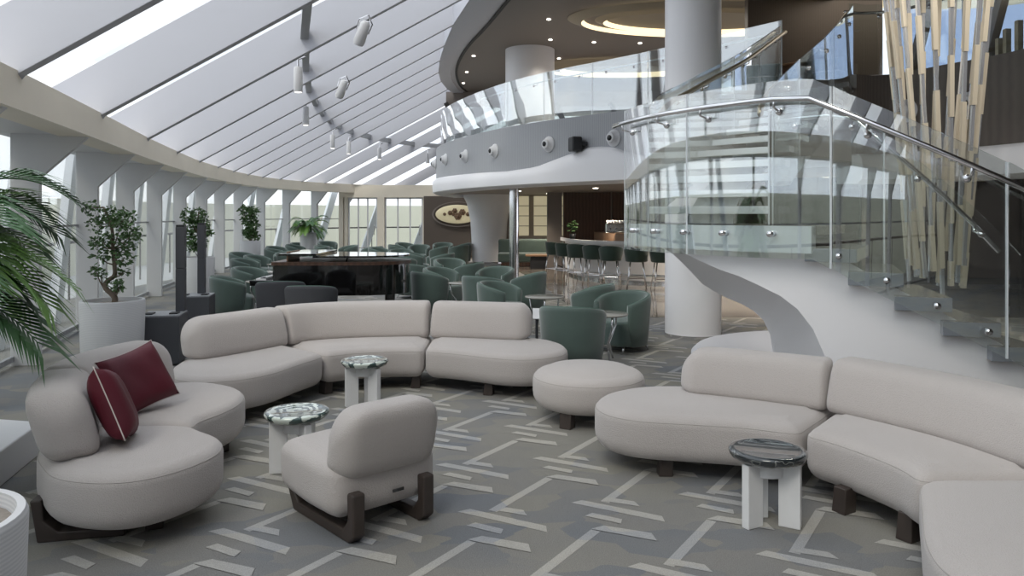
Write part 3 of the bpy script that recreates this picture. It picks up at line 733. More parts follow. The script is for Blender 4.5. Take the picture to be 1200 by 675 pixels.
for a, b in zip(sec, sec[1:]):
    for k in range(4): S.append(tuple(x+(y-x)*k/4 for x, y in zip(a, b)))
S.append(sec[-1])
rings = []
for (th, Ro, zb, ix, iy, zi) in S:
    p = sp_(th, Ro); ztp = min(1.43, zt_low(th)-.13) if th < 37 else 1.43
    ztp = max(ztp, .02)
    zb = min(zb, ztp-.005); zi = min(zi, ztp-.01)
    inn = Vector((ix, iy)); mid = p.lerp(inn, .5)
    rings.append([sv(p.x,p.y,ztp), sv(p.x,p.y,(ztp+zb)/2), sv(p.x,p.y,zb), sv(mid.x,mid.y,(zb+zi)/2-.0), sv(ix,iy,zi), sv(ix,iy,(zi+ztp)/2), sv(ix,iy,ztp)])
MB().loft(rings).build('stringer', M['stair_white'], stair, auto=42)
# plinth under the rods
structure(MB().lathe([(1.58,0),(1.62,.04),(1.62,.2),(1.57,.25),(.001,.25)], (3.55,8.0,0), 64).build('trim_98', M['stair_white'], auto=40))
# balustrades of the stairs
arc = [sp_(-16+98*k/60, 2.66) for k in range(61)]
def thu(u): return -16+98*u
balustrade([(p.x,p.y) for p in arc][::-1], lambda u: (1.38 if thu(1-u) > 36 else zt_low(thu(1-u))-.22), lambda u: zt_low(min(36,thu(1-u)))+1.07, 'curved glass balustrade of the landing and lower flight on the near side', 1.05, gm='drumglass', raildz=-.15, railoff=-.1, rr=.02, name='stair_balustrade')
arc2 = [sp_(-16+78*k/50, 1.52) for k in range(51)]
balustrade([(p.x,p.y) for p in arc2][::-1], lambda u: zt_low(-16+78*(1-u))-.12, lambda u: zt_low(-16+78*(1-u))+1.02, 'inner glass balustrade of the lower flight next to the hanging rods', 1.05, raildz=-.08, railoff=.1, rr=.02, name='stair_balustrade')
Lc = [Vector(p) for p in chaikin(Lf, 1, closed=False)]; Rc_ = [Vector(p) for p in chaikin(Rf, 1, closed=False)]
balustrade([(p.x,p.y) for p in Lc], lambda u: 1.62+1.98*u-.1, lambda u: 1.70+2.02*u+1.0, 'glass balustrade with bronze rail on the left side of the upper flight', 1.5, raildz=-.1, railoff=-.08, rr=.028, rm='brass', name='stair_balustrade')
balustrade([(p.x,p.y) for p in Rc_], lambda u: 1.62+1.98*u-.1, lambda u: 1.70+2.02*u+1.0, 'glass balustrade with bronze rail on the right side of the upper flight', 1.5, raildz=-.1, railoff=.08, rr=.028, rm='brass', name='stair_balustrade')

# hanging rods
RX, RY = 4.44, 7.95
rods = thing('hanging_rod_sculpture', 'tall cone of hanging beige and mirrored rods beside the stairs', 'sculpture', (RX,RY,6.0))
NR = 20
for k in range(NR):
    a = 2*PI*k/NR; zb = .86+random.uniform(0,.55); rt, rb = .66, .25
    tw = .35
    pt = Vector((rt*math.cos(a), rt*math.sin(a), -.02)); pb = Vector((rb*math.cos(a+tw), rb*math.sin(a+tw), zb-6.0))
    m = MB(); z = 0.0; L = (pb-pt).length; ph = random.uniform(0,.5); s = 0; i = k%2; first = True
    while s < L:
        ln_ = (.62 if i%2 else .42)+random.uniform(-.04,.08)
        if first: ln_ *= ph+.4; first = False
        e = min(L, s+ln_); A, B = pt.lerp(pb, s/L), pt.lerp(pb, e/L)
        if i%2: m.beam(A, B, .044, .044, 0)
        else:
            m.beam(A, B, .032, .032, 1); 
        s = e; i += 1
    m.build('rod', [M['beige_rod'], M['glassrod']], rods)
MB().lathe([(.001,-.05),(.72,-.05),(.75,0),(.001,0)], n=40).build('ceiling_plate', M['chrome'], rods, auto=40)
for (x, y) in ((3.4,6.0),(2.6,8.6),(4.9,5.6),(4.4,4.0)):  # out-of-view spots added to brighten the rods, in copied downlight housings
    o = dl.copy(); col.objects.link(o); o.location = (x,y,5.985); tag(o, 'added unseen spotlight in the upper ceiling brightening the hanging rods', 'downlight', 'added spotlights over the hanging rods')
    L = bpy.data.lights.new('added_rod_spot','SPOT'); L.energy = 170; L.spot_size = rad(55); L.spot_blend = .8; L.color = (1,.96,.91); L.shadow_soft_size = .08
    lo = bpy.data.objects.new('added_rod_spot', L); col.objects.link(lo); lo.parent = o; lo.location = (0,0,-.05)
    lo.rotation_euler = (Vector((RX,RY,2.6))-Vector((x,y,5.93))).to_track_quat('-Z','Y').to_euler()

# ------------------------------------------------------------------ sofas
def sled_leg(name, a, b, parent, w=.07, h=.12, base=None):
    "dark wooden block leg"
    return None
def block_leg(x, y, rz, parent, ox, oy):
    m = MB(); c, s = math.cos(rz), math.sin(rz)
    prof = [(-.03,.15),(-.045,0),(.045,0),(.05,.15)]
    m.extrude([(u*c+s*.05, u*s-c*.05, z) for u, z in prof], (-s*.1, c*.1, 0))
    o = m.build('leg', M['leg_wood'], parent, bevel=.006); o.location = (x-ox, y-oy, 0); return o
Z0, Z1 = .115, .435
def sofa(label, mods, loc):
    t = thing('curved_sofa', label, 'sofa', (loc[0],loc[1],0))
    for outl in mods['seats']:
        P = [(p[0]-loc[0], p[1]-loc[1])+tuple(p[2:]) for p in outl]
        pillow(P, Z0, Z1, parent=t, name='seat_module', pipe=True)
    for (c, side, r0, r1, d0, d1, *hh) in mods['backs']:
        backrest([(p[0]-loc[0], p[1]-loc[1]) for p in c], .41, hh[0] if hh else .375, .29, side, r0, r1, parent=t, drop0=d0, drop1=d1, lean=.1)
    for (x, y, rz) in mods['legs']: block_leg(x, y, rad(rz), t, *loc)
    return t
sofa('long curved three-module light grey boucle sofa at the centre, behind the green-topped side tables',
 dict(seats=[
  [(-2.93,6.55),(-2.82,6.18),(-2.52,5.98),(-2.2,6.05),(-1.98,6.32),(-1.88,6.72),(-1.75,7.08,1),(-2.4,7.68,1),(-2.7,7.3),(-2.95,6.9)],
  [(-1.74,7.09,1),(-1.5,7.27),(-1.15,7.36),(-.855,7.36,1),(-.86,8.2,1),(-1.25,8.2),(-1.7,8.14),(-2.1,7.98),(-2.39,7.69,1)],
  [(-.845,7.36,1),(-.5,7.22),(-.2,7.02),(.05,6.92),(.3,6.97),(.5,7.15),(.56,7.42),(.5,7.72),(.3,7.9),(.05,8.0),(-.35,8.08),(-.85,8.2,1)]],
  backs=[([(-2.88,6.66),(-2.66,6.93),(-2.49,7.2),(-2.3,7.54)],1,.16,.05,.16,.02),
         ([(-2.29,7.56),(-2.08,7.82),(-1.63,7.99),(-1.15,8.05),(-.87,8.05)],1,.05,.05,.02,.02),
         ([(-.84,8.04),(-.35,7.93),(.2,7.79)],1,.05,.14,.02,.10)],
  legs=[(-1.78,7.25,50),(-.95,7.5,0),(-.22,7.2,-10),(-2.3,6.3,20),(-2.4,7.2,40),(-1.5,7.9,10),(.2,7.5,-10)]), (-1.2,7.4))
sofa('light grey boucle curved sofa at the left carrying two burgundy cushions',
 dict(seats=[
  [(-2.47,3.98),(-2.3,3.8),(-2.03,3.73),(-1.83,3.78),(-1.68,3.97),(-1.61,4.22),(-1.68,4.44),(-1.84,4.56),(-1.96,4.68,1),(-2.84,4.64,1),(-2.72,4.38),(-2.6,4.14)],
  [(-1.98,4.71,1),(-2.0,4.86),(-1.93,5.05),(-1.89,5.32),(-1.96,5.62),(-2.2,5.84),(-2.5,5.88),(-2.74,5.75),(-2.89,5.45),(-2.93,5.05),(-2.86,4.67,1)]],
  backs=[([(-2.27,3.9),(-2.46,4.2),(-2.63,4.6)],1,.13,.05,.10,.02),([(-2.66,4.63),(-2.74,5.0),(-2.7,5.35),(-2.55,5.66)],1,.05,.14,.02,.12)],
  legs=[(-1.95,4.15,20),(-2.1,5.45,-30),(-2.6,5.4,-30),(-2.6,4.55,90)]), (-2.2,4.7))
sofa('light grey boucle curved sofa at the right, in front of the white staircase',
 dict(seats=[
  [(.55,5.27),(.62,5.0),(.82,4.86),(1.07,4.81),(1.46,4.72),(1.73,4.57,1),(2.25,5.22,1),(1.75,5.55),(1.3,5.74),(.95,5.72),(.68,5.56)],
  [(1.75,4.55,1),(1.85,4.42),(1.94,4.22),(2.02,3.98),(2.02,3.76,1),(2.9,3.76,1),(2.9,4.15),(2.78,4.55),(2.52,4.95),(2.27,5.2,1)],
  [(2.0,3.73,1),(1.93,3.6),(1.8,3.34),(1.65,3.05),(1.58,2.78),(1.68,2.5),(2.0,2.36),(2.4,2.42),(2.7,2.7),(2.86,3.1),(2.88,3.73,1)]],
  backs=[([(1.24,5.56),(1.6,5.40),(2.12,5.06)],1,.14,.05,.12,.02,.32),([(2.14,5.04),(2.42,4.64),(2.62,4.25),(2.73,3.75)],1,.05,.05,.02,.02,.345)],
  legs=[(1.0,4.98,0),(1.9,4.35,-60),(2.08,3.98,-60),(1.0,5.5,0),(2.5,4.7,-50),(1.95,2.9,90),(2.6,3.3,90)]), (1.9,4.5))
bs = [o for o in col.objects if o.name.startswith('curved_sofa')][1]
m = MB(); dd = Vector((.97,.22)); nn = Vector((-.22,.97)); p_ = Vector((-2.46,3.93))-Vector((-2.2,4.7))
m.extrude([(p_.x+dd.x*u, p_.y+dd.y*u, z) for u, z in ((-.035,.22),(.02,.22),(.03,.11),(.1,.05),(.42,.05),(.42,0),(.0,0))], (nn.x*.1,nn.y*.1,0)); m.build('leg', M['leg_wood'], bs, bevel=.008)
# backrest module for the near end lies outside the frame
ot = thing('round_ottoman', 'round light grey boucle ottoman between the centre and right sofas', 'ottoman', (.64,6.36,0))
pillow([(.475*math.cos(a*PI/8), .475*math.sin(a*PI/8)) for a in range(16)], Z0, Z1-.005, parent=ot, name='cushion', rb=.1, rt=.1, crown=.02, pipe=True)
for (x, y, rz) in ((-.2,-.3,60),(.25,-.22,120),(.2,.28,0),(-.25,.25,0)): block_leg(.64+x, 6.36+y, rad(rz), ot, .64, 6.36)
# lounge chair seen from behind
fx, fy = -.67, .74; ang = math.atan2(fy, fx)-PI/2
ch = thing('lounge_chair', 'light grey boucle armless lounge chair seen from behind, on dark wooden runners', 'lounge chair', (-.90,4.36,0), ang)
pillow([(-.33,-.35,1),(.33,-.35,1),(.34,.0),(.31,.35,1),(0,.39),(-.31,.35,1),(-.34,0)], .11, .42, parent=ch, name='seat', rad_c=.13)
backrest([(-.32,-.28),(0,-.3),(.32,-.28)], .315, .385, .25, -1, .13, .13, parent=ch, lean=.08, drop0=.12, drop1=.12)
for s_x in (-1, 1):
    m = MB(); x = s_x*.22-.035
    prof = [(-.41,.26),(-.345,.26),(-.35,.12),(-.3,.06),(.2,.06),(.28,.13),(.34,.13),(.26,0),(-.36,0),(-.41,.04)]
    m.extrude([(x, y, z) for y, z in prof], (.075,0,0)); m.build('leg', M['leg_wood'], ch, bevel=.012)
MB().box((.05,-.366,.21), (.07,.006,.016)).build('fabric_tag', M['black'], ch)

# burgundy cushions
def cushion(label, loc, rot, w=.46):
    t = thing('velvet_cushion', label, 'cushion', loc); t.rotation_euler = rot
    N = 16; top = []; bot = []; m = MB()
    def pt(i, j, s):
        u, v = -1+2*i/N, -1+2*j/N
        k = 1-.07*(1-u*u)*abs(v)**3-.0; kx = 1-.09*(1-v*v)*(abs(u)**4); ky = 1-.09*(1-u*u)*(abs(v)**4)
        h = .085*((1-u**4)*(1-v**4))**.55
        wr = .006*math.sin(7*u+3*v)*(1-u*u)*(1-v*v)
        return (u*w/2*kx, v*w/2*ky, s*h+wr)
    vs = [pt(i,j,1) for j in range(N+1) for i in range(N+1)]+[pt(i,j,-1) for j in range(N+1) for i in range(N+1)]
    fs = []; K = (N+1)**2
    for j in range(N):
        for i in range(N):
            a = j*(N+1)+i; fs.append((a,a+1,a+N+2,a+N+1)); fs.append((K+a,K+a+N+1,K+a+N+2,K+a+1))
    m.add(vs, fs); m.build('cushion_cover', M['red'], t, smooth=True)
    ring = [pt(i,0,0) for i in range(N)]+[pt(N,j,0) for j in range(N)]+[pt(N-i,N,0) for i in range(N)]+[pt(0,N-j,0) for j in range(N)]
    MB().tube(ring+[ring[0]], .0035, 6).build('piping', M['cream_pipe'], t, smooth=True)
    return t
cushion('burgundy velvet cushion seen edge-on, leaning on the nearer backrest of the left sofa', (-2.23,4.25,.64), (rad(68),rad(14),rad(112)), .43)
cushion('burgundy velvet cushion facing front, leaning on the farther backrest of the left sofa', (-2.42,4.92,.64), (rad(62),rad(-12),rad(62)), .41)

# side tables
def side_table(x, y, label, m_top, rz, tri=False):
    t = thing('side_table', label, 'side table', (x,y,0), rz)
    MB().lathe([(.001,.345),(.15,.345),(.195,.365),(.211,.39),(.21,.402),(.2,.41),(.17,.412),(.165,.409),(.001,.409)], n=48).build('table_top', m_top, t, auto=50)
    MB().lathe([(.001,.27),(.09,.27),(.09,.346),(.001,.346)], n=24).build('hub', M['marble'], t, auto=40)
    for k in range(3):
        a = 2*PI*k/3; m = MB(); R = Matrix.Rotation(a, 3, 'Z')
        m.box(R@Vector((.118,0,.173)), (.115,.05,.346), a); m.build('leg', M['marble'], t, bevel=.006)
    return t
side_table(XA(347,5.01), 5.03, 'marble-legged side table with swirled green glass top, beside the lounge chair', M['swirl'], rad(190))
side_table(XA(427,6.78), 6.8, 'marble-legged side table with glossy green glass top in front of the centre sofa', M['swirl'], rad(205))
side_table(XA(901,4.18), 4.2, 'side table with dark polished stone top by the right sofa', M['swirl_dark'], rad(210))

# ------------------------------------------------------------------ green tub chairs
def tub_chair(name, label, fabric):
    t = thing(name, label, 'armchair')
    m = MB(); rings = []; N = 36
    for i in range(N+1):
        a = rad(-128+256*i/N); c, s = math.cos(a), math.sin(a)       # a = 0 at the back (-Y)
        def P(r, z):
            q = .88+.12*abs(math.sin(2*a)); x = r*s*(1+.06*q); y = -r*c*(1+.0*q); return (x, y, z)
        k = abs(i/N*2-1); topz = .72-.13*k**2.2; e = 1.0 if 0 < i < N else .72
        rings.append([P(.275,.08),P(.305,.08),P(.33,.3),P(.352,topz-.05),P(.348,topz-.015),P(.335,topz),P(.3,topz),P(.285,topz-.015),P(.28,topz-.05),P(.27,.3)])
    m.loft(rings); sh = m.build('shell', fabric, t, smooth=True)
    m = MB(); m.tube([ (r_[5][0]*.97, r_[5][1]*.97, r_[5][2]+.002) for r_ in rings], .006, 5); m.build('piping', M['velvet_seam'], sh)
    pillow([(-.24,-.24),(0,-.28),(.24,-.24),(.285,0),(.285,.22),(.25,.31),(.1,.34),(-.1,.34),(-.25,.31),(-.285,.22),(-.285,0)], .09, .415, rb=.03, rt=.05, parent=t, name='seat', mat_=fabric)
    for sx in (-1,1):
        for sy in (-1,1):
            MB().tube([(sx*.2,sy*.2,.1),(sx*.225,sy*.235,0)], .017, 8, r2=.01).build('leg', M['chrome'], t, smooth=True)
    return t
CH = [ # px centre, top row, facing (deg clockwise from +Y)
 (272,325,70),(294,314,100),(289,303.5,95),(303,299.5,100),(285,295,110),(324,292,95),(337,294,180),(325,288,110),(347,287,100),(352,284,120),(384,282,150),(373,289,-90),(356,300,-80),
 (407,283,-120),(381,287,100),(436,283,-60),(445,289,110),(438,296,100),(467,287,90),(470,291.5,160),(475,284,130),(491,286.5,180),(488,296,90),(474,299.5,60),(512,289,-90),(519,284,180),(537,287.5,-60),(541,285,-90),
 (517,297,-80),(527,302,150),(548,308,-75),(518,312,120),(484,309,40),(505,319,60),(580,312,-150),(567,324,35),(587,328,115),(617,320,-75),(671,360,18),(729,340,-130),(692,335,-70)]
base = tub_chair('tub_chair', '', M['velvet'])
HS = 1.0
kids = KID(base)
LAB = {0:'green velvet tub chair nearest the left speaker columns', 38:'green velvet tub chair with its back to the ottoman', 39:'olive green tub chair turned towards the round table, beside the tall white column', 40:'green tub chair behind the nearest small round table, seen side-on',
 37:'green tub chair facing left at the table with a leaning tablet stand', 36:'open-seated green tub chair behind the right end of the centre sofa', 35:'green tub chair seen from behind, just left of the open-fronted one behind the centre sofa',33:'green tub chair with rounded back directly right of the piano tail',32:'green tub chair half hidden behind the piano tail'}
for i, (px, ty, fa) in enumerate(CH):
    Y = FPX*(CAMH-.72)/(ty-HOR); Y = min(Y, 28.5)
    if i in (13,14,15): Y = 25-.7*(i-13)
    Yc = Y-.0 if abs(fa) > 100 else Y+.3
    if abs(fa) > 100: Yc = Y-.3
    X = XA(px, Yc)
    pos = (X, Yc, 0)
    lab = LAB.get(i)
    if i == 0: o = base; o.location = pos; o.rotation_euler = (0,0,-rad(fa)); o['label'] = lab
    else: o = dup(base, pos, -rad(fa), lab or 'green velvet tub chair')
    if lab is None:
        side = 'left of' if px < 400 else ('behind' if px < 480 else 'to the right of')
        lab = 'green velvet tub chair in the rows %s the piano' % side
    o['label'] = lab; o['group'] = 'green tub chairs of the lounge'
# charcoal chairs in front of the piano
c1 = tub_chair('charcoal_chair', 'charcoal upholstered chair directly before the piano keyboard', M['charcoal']); c1.location = (XA(365,10.8),10.8,0); c1.rotation_euler = (0,0,-rad(0)); 
dup(c1, (XA(329,11.5),11.5,0), -rad(-10), 'charcoal chair at the left end of the piano, partly behind its neighbour')

# small round tables
def cocktail_table(label, loc, m_top, r=.28, h=.55, s=1):
    t = thing('cocktail_table', label, 'table', loc)
    MB().lathe([(.001,h-.02),(r-.01,h-.02),(r,h-.012),(r,h-.004),(r-.006,h),(.001,h)], n=32).build('table_top', m_top, t, auto=40)
    for k in range(3):
        a = 2*PI*k/3+.5; c, s_ = math.cos(a), math.sin(a)
        MB().tube([(r*.85*c,r*.85*s_,h-.02),(r*.8*c,r*.8*s_,h*.7),(r*.35*c,r*.35*s_,h*.35),(r*.6*c,r*.6*s_,0)], .012, 8).build('leg', M['chrome'], t, smooth=True)
    return t
M['tabletop'] = mat('pale_stone', srgb(150,148,142), .15, var=.15, vscale=8)
ct = None
for i, (px, py, lab) in enumerate(((638,347,'pale round cocktail table with curved chrome legs, left of the chair facing the ottoman'),(708,367,'pale round cocktail table with chrome legs between the two nearest right-hand chairs'),
   (544,331,'small round cocktail table among the chairs right of the piano'),(327,309,'small round table among the left rows of chairs, farthest of three'),(319,318,'small round table among the left rows of chairs, middle of three'),(307,329,'small round table among the left rows of chairs, nearest of three'),(419,290,'white round table between far green chairs'))):
    X, Y = G(px, py, .55)
    if ct is None: ct = cocktail_table(lab, (X,Y,0), M['tabletop']); o = ct
    else: o = dup(ct, (X,Y,0), .3*i, lab)
    o['group'] = 'round cocktail tables'

# ------------------------------------------------------------------ bar
BC = [(1.55,22.5),(1.75,20.6),(2.2,19.6),(2.95,18.95),(3.8,18.55),(4.8,18.5),(6.2,18.9)]
B = resample(chaikin(BC, 3, closed=False), step=.2)
B = orient(B, (0,0))
bar = thing('bar_counter', 'curved white bar counter with wooden top and dark working shelf', 'bar', (3,19,0))
def rib(C, d0, d1, z0, z1, name, m):
    A = off_curve(C, d0); B_ = off_curve(C, d1)
    q = MB(); q.loft([[(a.x-3,a.y-19,z0),(b.x-3,b.y-19,z0),(b.x-3,b.y-19,z1),(a.x-3,a.y-19,z1)] for a, b in zip(A,B_)]); return q.build(name, m, bar, auto=40)
rib(B, -.02, -.5, .06, 1.0, 'body', M['white']); rib(B, .1, -.45, 1.0, 1.04, 'counter_top', M['black']); rib(B, .12, .08, .95, 1.045, 'counter_edge', M['white']); rib(B, -.9, -1.6, 1.0, 1.2, 'back_shelf', M['counterwood']); rib(B, .02, 0, .0, .06, 'kick_strip', M['chrome']); rib(B,.22,.18,.2,.24,'foot_rail',M['chrome'])
rib(B, -1.0, -1.5, 0, 1.0, 'back_body', M['wood'])
t = thing('espresso_machine', 'chrome coffee machine with cups standing on the bar', 'coffee machine', (XA(721,20.2),20.2,1.2))
MB().box((0,0,.16), (.55,.35,.26)).build('body', M['chrome'], t, bevel=.03)
for k in range(3): MB().tube([(-.16+.16*k,-.18,.16),(-.16+.16*k,-.28,.14)], .015).build('portafilter', M['black'], t)
for k in range(6):
    o = MB().lathe([(.001,0),(.025,0),(.04,.07),(.036,.07),(.02,.01)], n=14).build('cup', M['white'], smooth=True); o.location = (XA(721,20.2)-.2+.08*k, 20.2+.03*(k%2), 1.49); tag(o, 'small white cup on top of the coffee machine', 'cup', 'cups on the coffee machine')
# bar stools
def stool():
    t = thing('bar_stool', '', 'bar stool')
    m = MB(); rings = []
    for i in range(21):
        a = rad(-105+210*i/20); c, s = math.cos(a), math.sin(a); k = abs(i/10-1); tz = .98-.1*k**2
        P = lambda r, z: (r*s*1.08, -r*c, z)
        rings.append([P(.2,.62),P(.235,.64),P(.27,tz-.02),P(.262,tz),P(.232,tz),P(.225,tz-.02),P(.19,.64)])
    m.loft(rings).build('backrest', M['stoolgreen'], t, smooth=True)
    pillow([(.22*math.cos(a*PI/5),.22*math.sin(a*PI/5)) for a in range(10)], .62, .73, rb=.02, rt=.03, parent=t, name='seat', mat_=M['stoolgreen'])
    for sx in (-1,1):
        for sy in (-1,1): MB().tube([(sx*.14,sy*.14,.64),(sx*.22,sy*.22,0)], .016, 8, r2=.011).build('leg', M['chrome'], t, smooth=True)
    m = MB(); q = .19; m.tube([(-q,-q,.25),(q,-q,.25),(q,q,.25),(-q,q,.25),(-q,-q,.25)], .01, 6); m.build('foot_ring', M['chrome'], t)
    return t
st = stool(); sl = ['farthest','second farthest','third farthest','fourth farthest','third nearest','second nearest','nearest']
for i, (px, Y) in enumerate(((651,20.6),(663,19.9),(677,19.2),(696,18.5),(716,17.9),(746,17.5),(776,17.3))):
    pos = (XA(px,Y), Y, 0); rz = rad(-42+7*i) if i < 6 else 0
    if i == 0: st.location = pos; st.rotation_euler = (0,0,rz); o = st
    else: o = dup(st, pos, rz, '')
    o['label'] = 'dark green bar stool with chrome legs along the bar, %s from the white column' % sl[i]; o['group'] = 'green bar stools'
# banquette
bq = thing('banquette', 'long green upholstered banquette below the backlit wall panel', 'banquette', (XA(637,25),25.2,0))
MB().box((0,0,.3), (3.0,.7,.3)).build('seat', M['velvet'], bq, bevel=.06); MB().box((0,.35,.62), (3.0,.2,.55)).build('backrest', M['velvet'], bq, bevel=.07); MB().box((0,0,.08), (2.8,.6,.14)).build('base', M['wood'], bq)
o = thing('low_table', 'dark low table in front of the green banquette', 'table', (XA(633,23.8),24.2,0))
MB().box((0,0,.42), (.9,.6,.05)).build('table_top', M['counterwood'], o, bevel=.01); MB().box((0,0,.2), (.6,.4,.4)).build('base', M['blackmat'], o)
pt = thing('potted_plant', 'small dark-leaved plant beside the end of the bar', 'plant', (XA(673,20.3),20.9,1.045))
MB().lathe([(.001,0),(.07,0),(.09,.14),(.001,.14)], n=16).build('pot', M['blackmat'], pt, smooth=True)
m = MB()
for k in range(26):
    a = random.uniform(0,2*PI); h = random.uniform(.18,.5); r = random.uniform(.03,.14); m.ball((r*math.cos(a), r*math.sin(a), h), .05, (1,1,.5), 6)
m.build('foliage', M['leaf'], pt)

# ------------------------------------------------------------------ piano
pn = thing('grand_piano', 'black grand piano with lid slightly raised, behind the centre sofa', 'piano', (-2.85,12.75,0))
pl = [(-.95,-.72,1),(-.95,.75,1),(-.3,.78),(.3,.66),(.75,.5),(1.1,.2),(1.16,-.12),(1.02,-.45),(.7,-.66),(.1,-.72),(-.4,-.72)]
PP = [(v[0],v[1]) for v in chaikin(corners(pl,.05),3)]
MB().prism(PP, .42, .92).build('case', M['black'], pn, auto=40)
MB().prism([(x*1.02,y*1.02) for x,y in PP], .90, .955).build('rim', M['wood'], pn, auto=40)
m = MB(); lid = [(x*1.0,y*1.02) for x,y in PP if x > -.35]
m.prism(lid, 1.02, 1.05); o = m.build('lid', M['black'], pn); o.rotation_euler = (0,0,0)
MB().box((-.55,0,1.07), (.6,1.45,.035)).build('lid_front_flap', M['black'], pn, bevel=.005)
MB().box((-1.12,0,.62), (.38,1.45,.09)).build('keyboard_shelf', M['black'], pn, bevel=.01)
kb = MB().box((-1.16,0,.675), (.16,1.24,.02)).build('keys', M['white'], pn)
m = MB(); 
for k in range(36):
    if k%7 in (2,6): continue
    m.box((-1.12,-.6+k*.034,.69), (.1,.012,.015))
m.build('black_keys', M['black'], kb)
MB().beam((-.82,-.35,1.0), (-.82,.35,1.0), .02, .2).build('music_desk', M['counterwood'], pn)
MB().beam((.2,-.6,.95), (.2,-.5,1.03), .02, .02).build('lid_prop', M['black'], pn)
for (x, y) in ((-.85,-.55),(-.85,.55),(.8,0)):
    MB().lathe([(.06,.0),(.05,.06),(.075,.12),(.09,.42)], (x,y,0), 12).build('leg', M['black'], pn, auto=40)
m = MB()
MB().box((-.8,0,.25), (.05,.3,.42)).build('pedal_lyre', M['black'], pn)
# glass topped low table behind the centre sofa
gt = thing('glass_coffee_table', 'pale glass low table between the centre sofa and the piano', 'table', (XA(424,10.3),10.35,0))
MB().prism([(v[0],v[1]) for v in chaikin([(-.45,-.12),(-.1,-.3),(.38,-.25),(.42,.12),(.1,.3),(-.38,.22)],3)], .44, .465).build('table_top', mat('frosted_glass', srgb(150,166,158), .12, coat=.5), gt, auto=40)
for (x,y) in ((-.3,0),(.25,-.12),(.2,.15)): MB().tube([(x,y,0),(x,y,.44)], .025).build('leg', M['chrome'], gt)
tr = thing('silver_ottoman', 'low silver quilted stool by the nearest left tub chair', 'stool', (XA(294,9.6),9.6,0))
pillow([(.2*math.cos(a*PI/5),.16*math.sin(a*PI/5)) for a in range(10)], .1, .36, rb=.03, rt=.05, parent=tr, name='cushion', mat_=M['brass'])
MB().lathe([(.15,0),(.16,.1)], n=20).build('base', M['chrome'], tr)
# tablet on stand beside the cocktail table
tb = thing('menu_stand', 'small black stand holding a tilted white card by the cocktail table', 'stand', (XA(629,9.7),9.7,0))
MB().lathe([(.001,0),(.11,0),(.1,.02),(.02,.03),(.018,.4),(.001,.4)], n=16).build('stand', M['blackmat'], tb, auto=40); MB().beam((0,-.05,.38), (0,.06,.5), .1, .012).build('card', M['white'], tb)

# ------------------------------------------------------------------ speakers by the windows
def sub(label, label2, x, y, rz, w=.44, d=.5, h=.56, cx=.1, cy=.2):
    t = thing('subwoofer', label, 'speaker', (x,y,0), rz, 'floor speakers by the windows')
    MB().box((0,0,h/2+.01), (w,d,h-.02)).build('cabinet', M['grill'], t, bevel=.012)
    MB().box((0,.01,h+.003), (w*.96,d*.92,.012)).build('top_plate', M['fascia'], t)
    for k in (-1,1): MB().box((k*w*.3,-d*.1,h+.016), (w*.2,d*.3,.016)).build('recessed_handle', M['blackmat'], t)
    R = Matrix.Rotation(rz,3,'Z')@Vector((cx,cy,0))
    c = thing('column_speaker', label2, 'speaker', (x+R.x,y+R.y,h+.01), rz, 'column speakers by the windows')
    MB().box((0,0,.25), (.1,.12,.5)).build('lower_section', M['grill'], c, bevel=.006); MB().box((0,0,.745), (.1,.12,.485)).build('upper_section', M['grill'], c, bevel=.006); MB().box((0,.0,1.0), (.09,.11,.03)).build('end_cap', M['blackmat'], c)
sub('grey floor speaker box beside the nearest white planter', 'slim dark column speaker on the nearer floor box', XA(190,8.72), 8.75, rad(12), cx=.15)
sub('dark floor speaker box farther along, beside the second planter', 'slim dark column speaker on the farther floor box', XA(228,10.75), 10.8, rad(12), cx=.04)

# ------------------------------------------------------------------ plants
def leafy(m, c, r, n, size, flat=1.0):
    for _ in range(n):
        a, b = random.uniform(0,2*PI), math.acos(random.uniform(-1,1)); q = r*random.uniform(.3,1)**.5
        p = Vector(c)+Vector((q*math.sin(b)*math.cos(a), q*math.sin(b)*math.sin(a), q*math.cos(b)*flat))
        d = Vector((random.uniform(-1,1),random.uniform(-1,1),random.uniform(-.7,.5))).normalized(); s = d.cross(Vector((random.uniform(-1,1),random.uniform(-1,1),random.uniform(-1,1)))).normalized(); L = size*random.uniform(.7,1.3)
        n_ = d.cross(s)*L*.1
        m.add([p, p+d*L*.5+s*L*.27+n_, p+d*L, p+d*L*.5-s*L*.27+n_], [(0,1,2,3)])
def planter_obj(label, loc, r, h, z0=0):
    t = thing('round_planter', label, 'planter', (loc[0],loc[1],z0))
    MB().lathe([(.001,0),(r*.9,0),(r*.93,.03),(r,h-.02),(r-.01,h),(r-.035,h),(r-.04,h-.05),(.001,h-.05)], n=48).build('pot', M['planter'], t, auto=40)
    MB().lathe([(.001,h-.07),(r-.045,h-.07),(r-.045,h-.045),(.001,h-.04)], n=32).build('soil', M['soil'], t)
    return t
def ficus(label, loc, z, clusters, trunk, leaf=.06, s=1):
    t = thing('ficus_tree', label, 'tree', (loc[0],loc[1],z))
    MB().tube(chaikin(trunk, 2, closed=False), .035*s, 8, r2=.012*s).build('trunk', M['bark'], t, smooth=True)
    m = MB()
    for (x, y, zz, r) in clusters:
        leafy(m, (x,y,zz), r, int(105*(r/.15)**1.6), leaf, .85)
    m.build('foliage', M['leaf'], t)
    m = MB()
    for (x, y, zz, r) in clusters:
        base_ = min(trunk, key=lambda q: (q[0]-x)**2+(q[2]-zz+.12)**2); m.tube([base_, ((base_[0]+x)/2, (base_[1]+y)/2, (base_[2]+zz)/2-.02), (x,y,zz)], .01*s, 5, r2=.004)
    m.build('branches', M['bark'], t)
    return t
PX1, PY1 = XA(132,8.25), 8.25
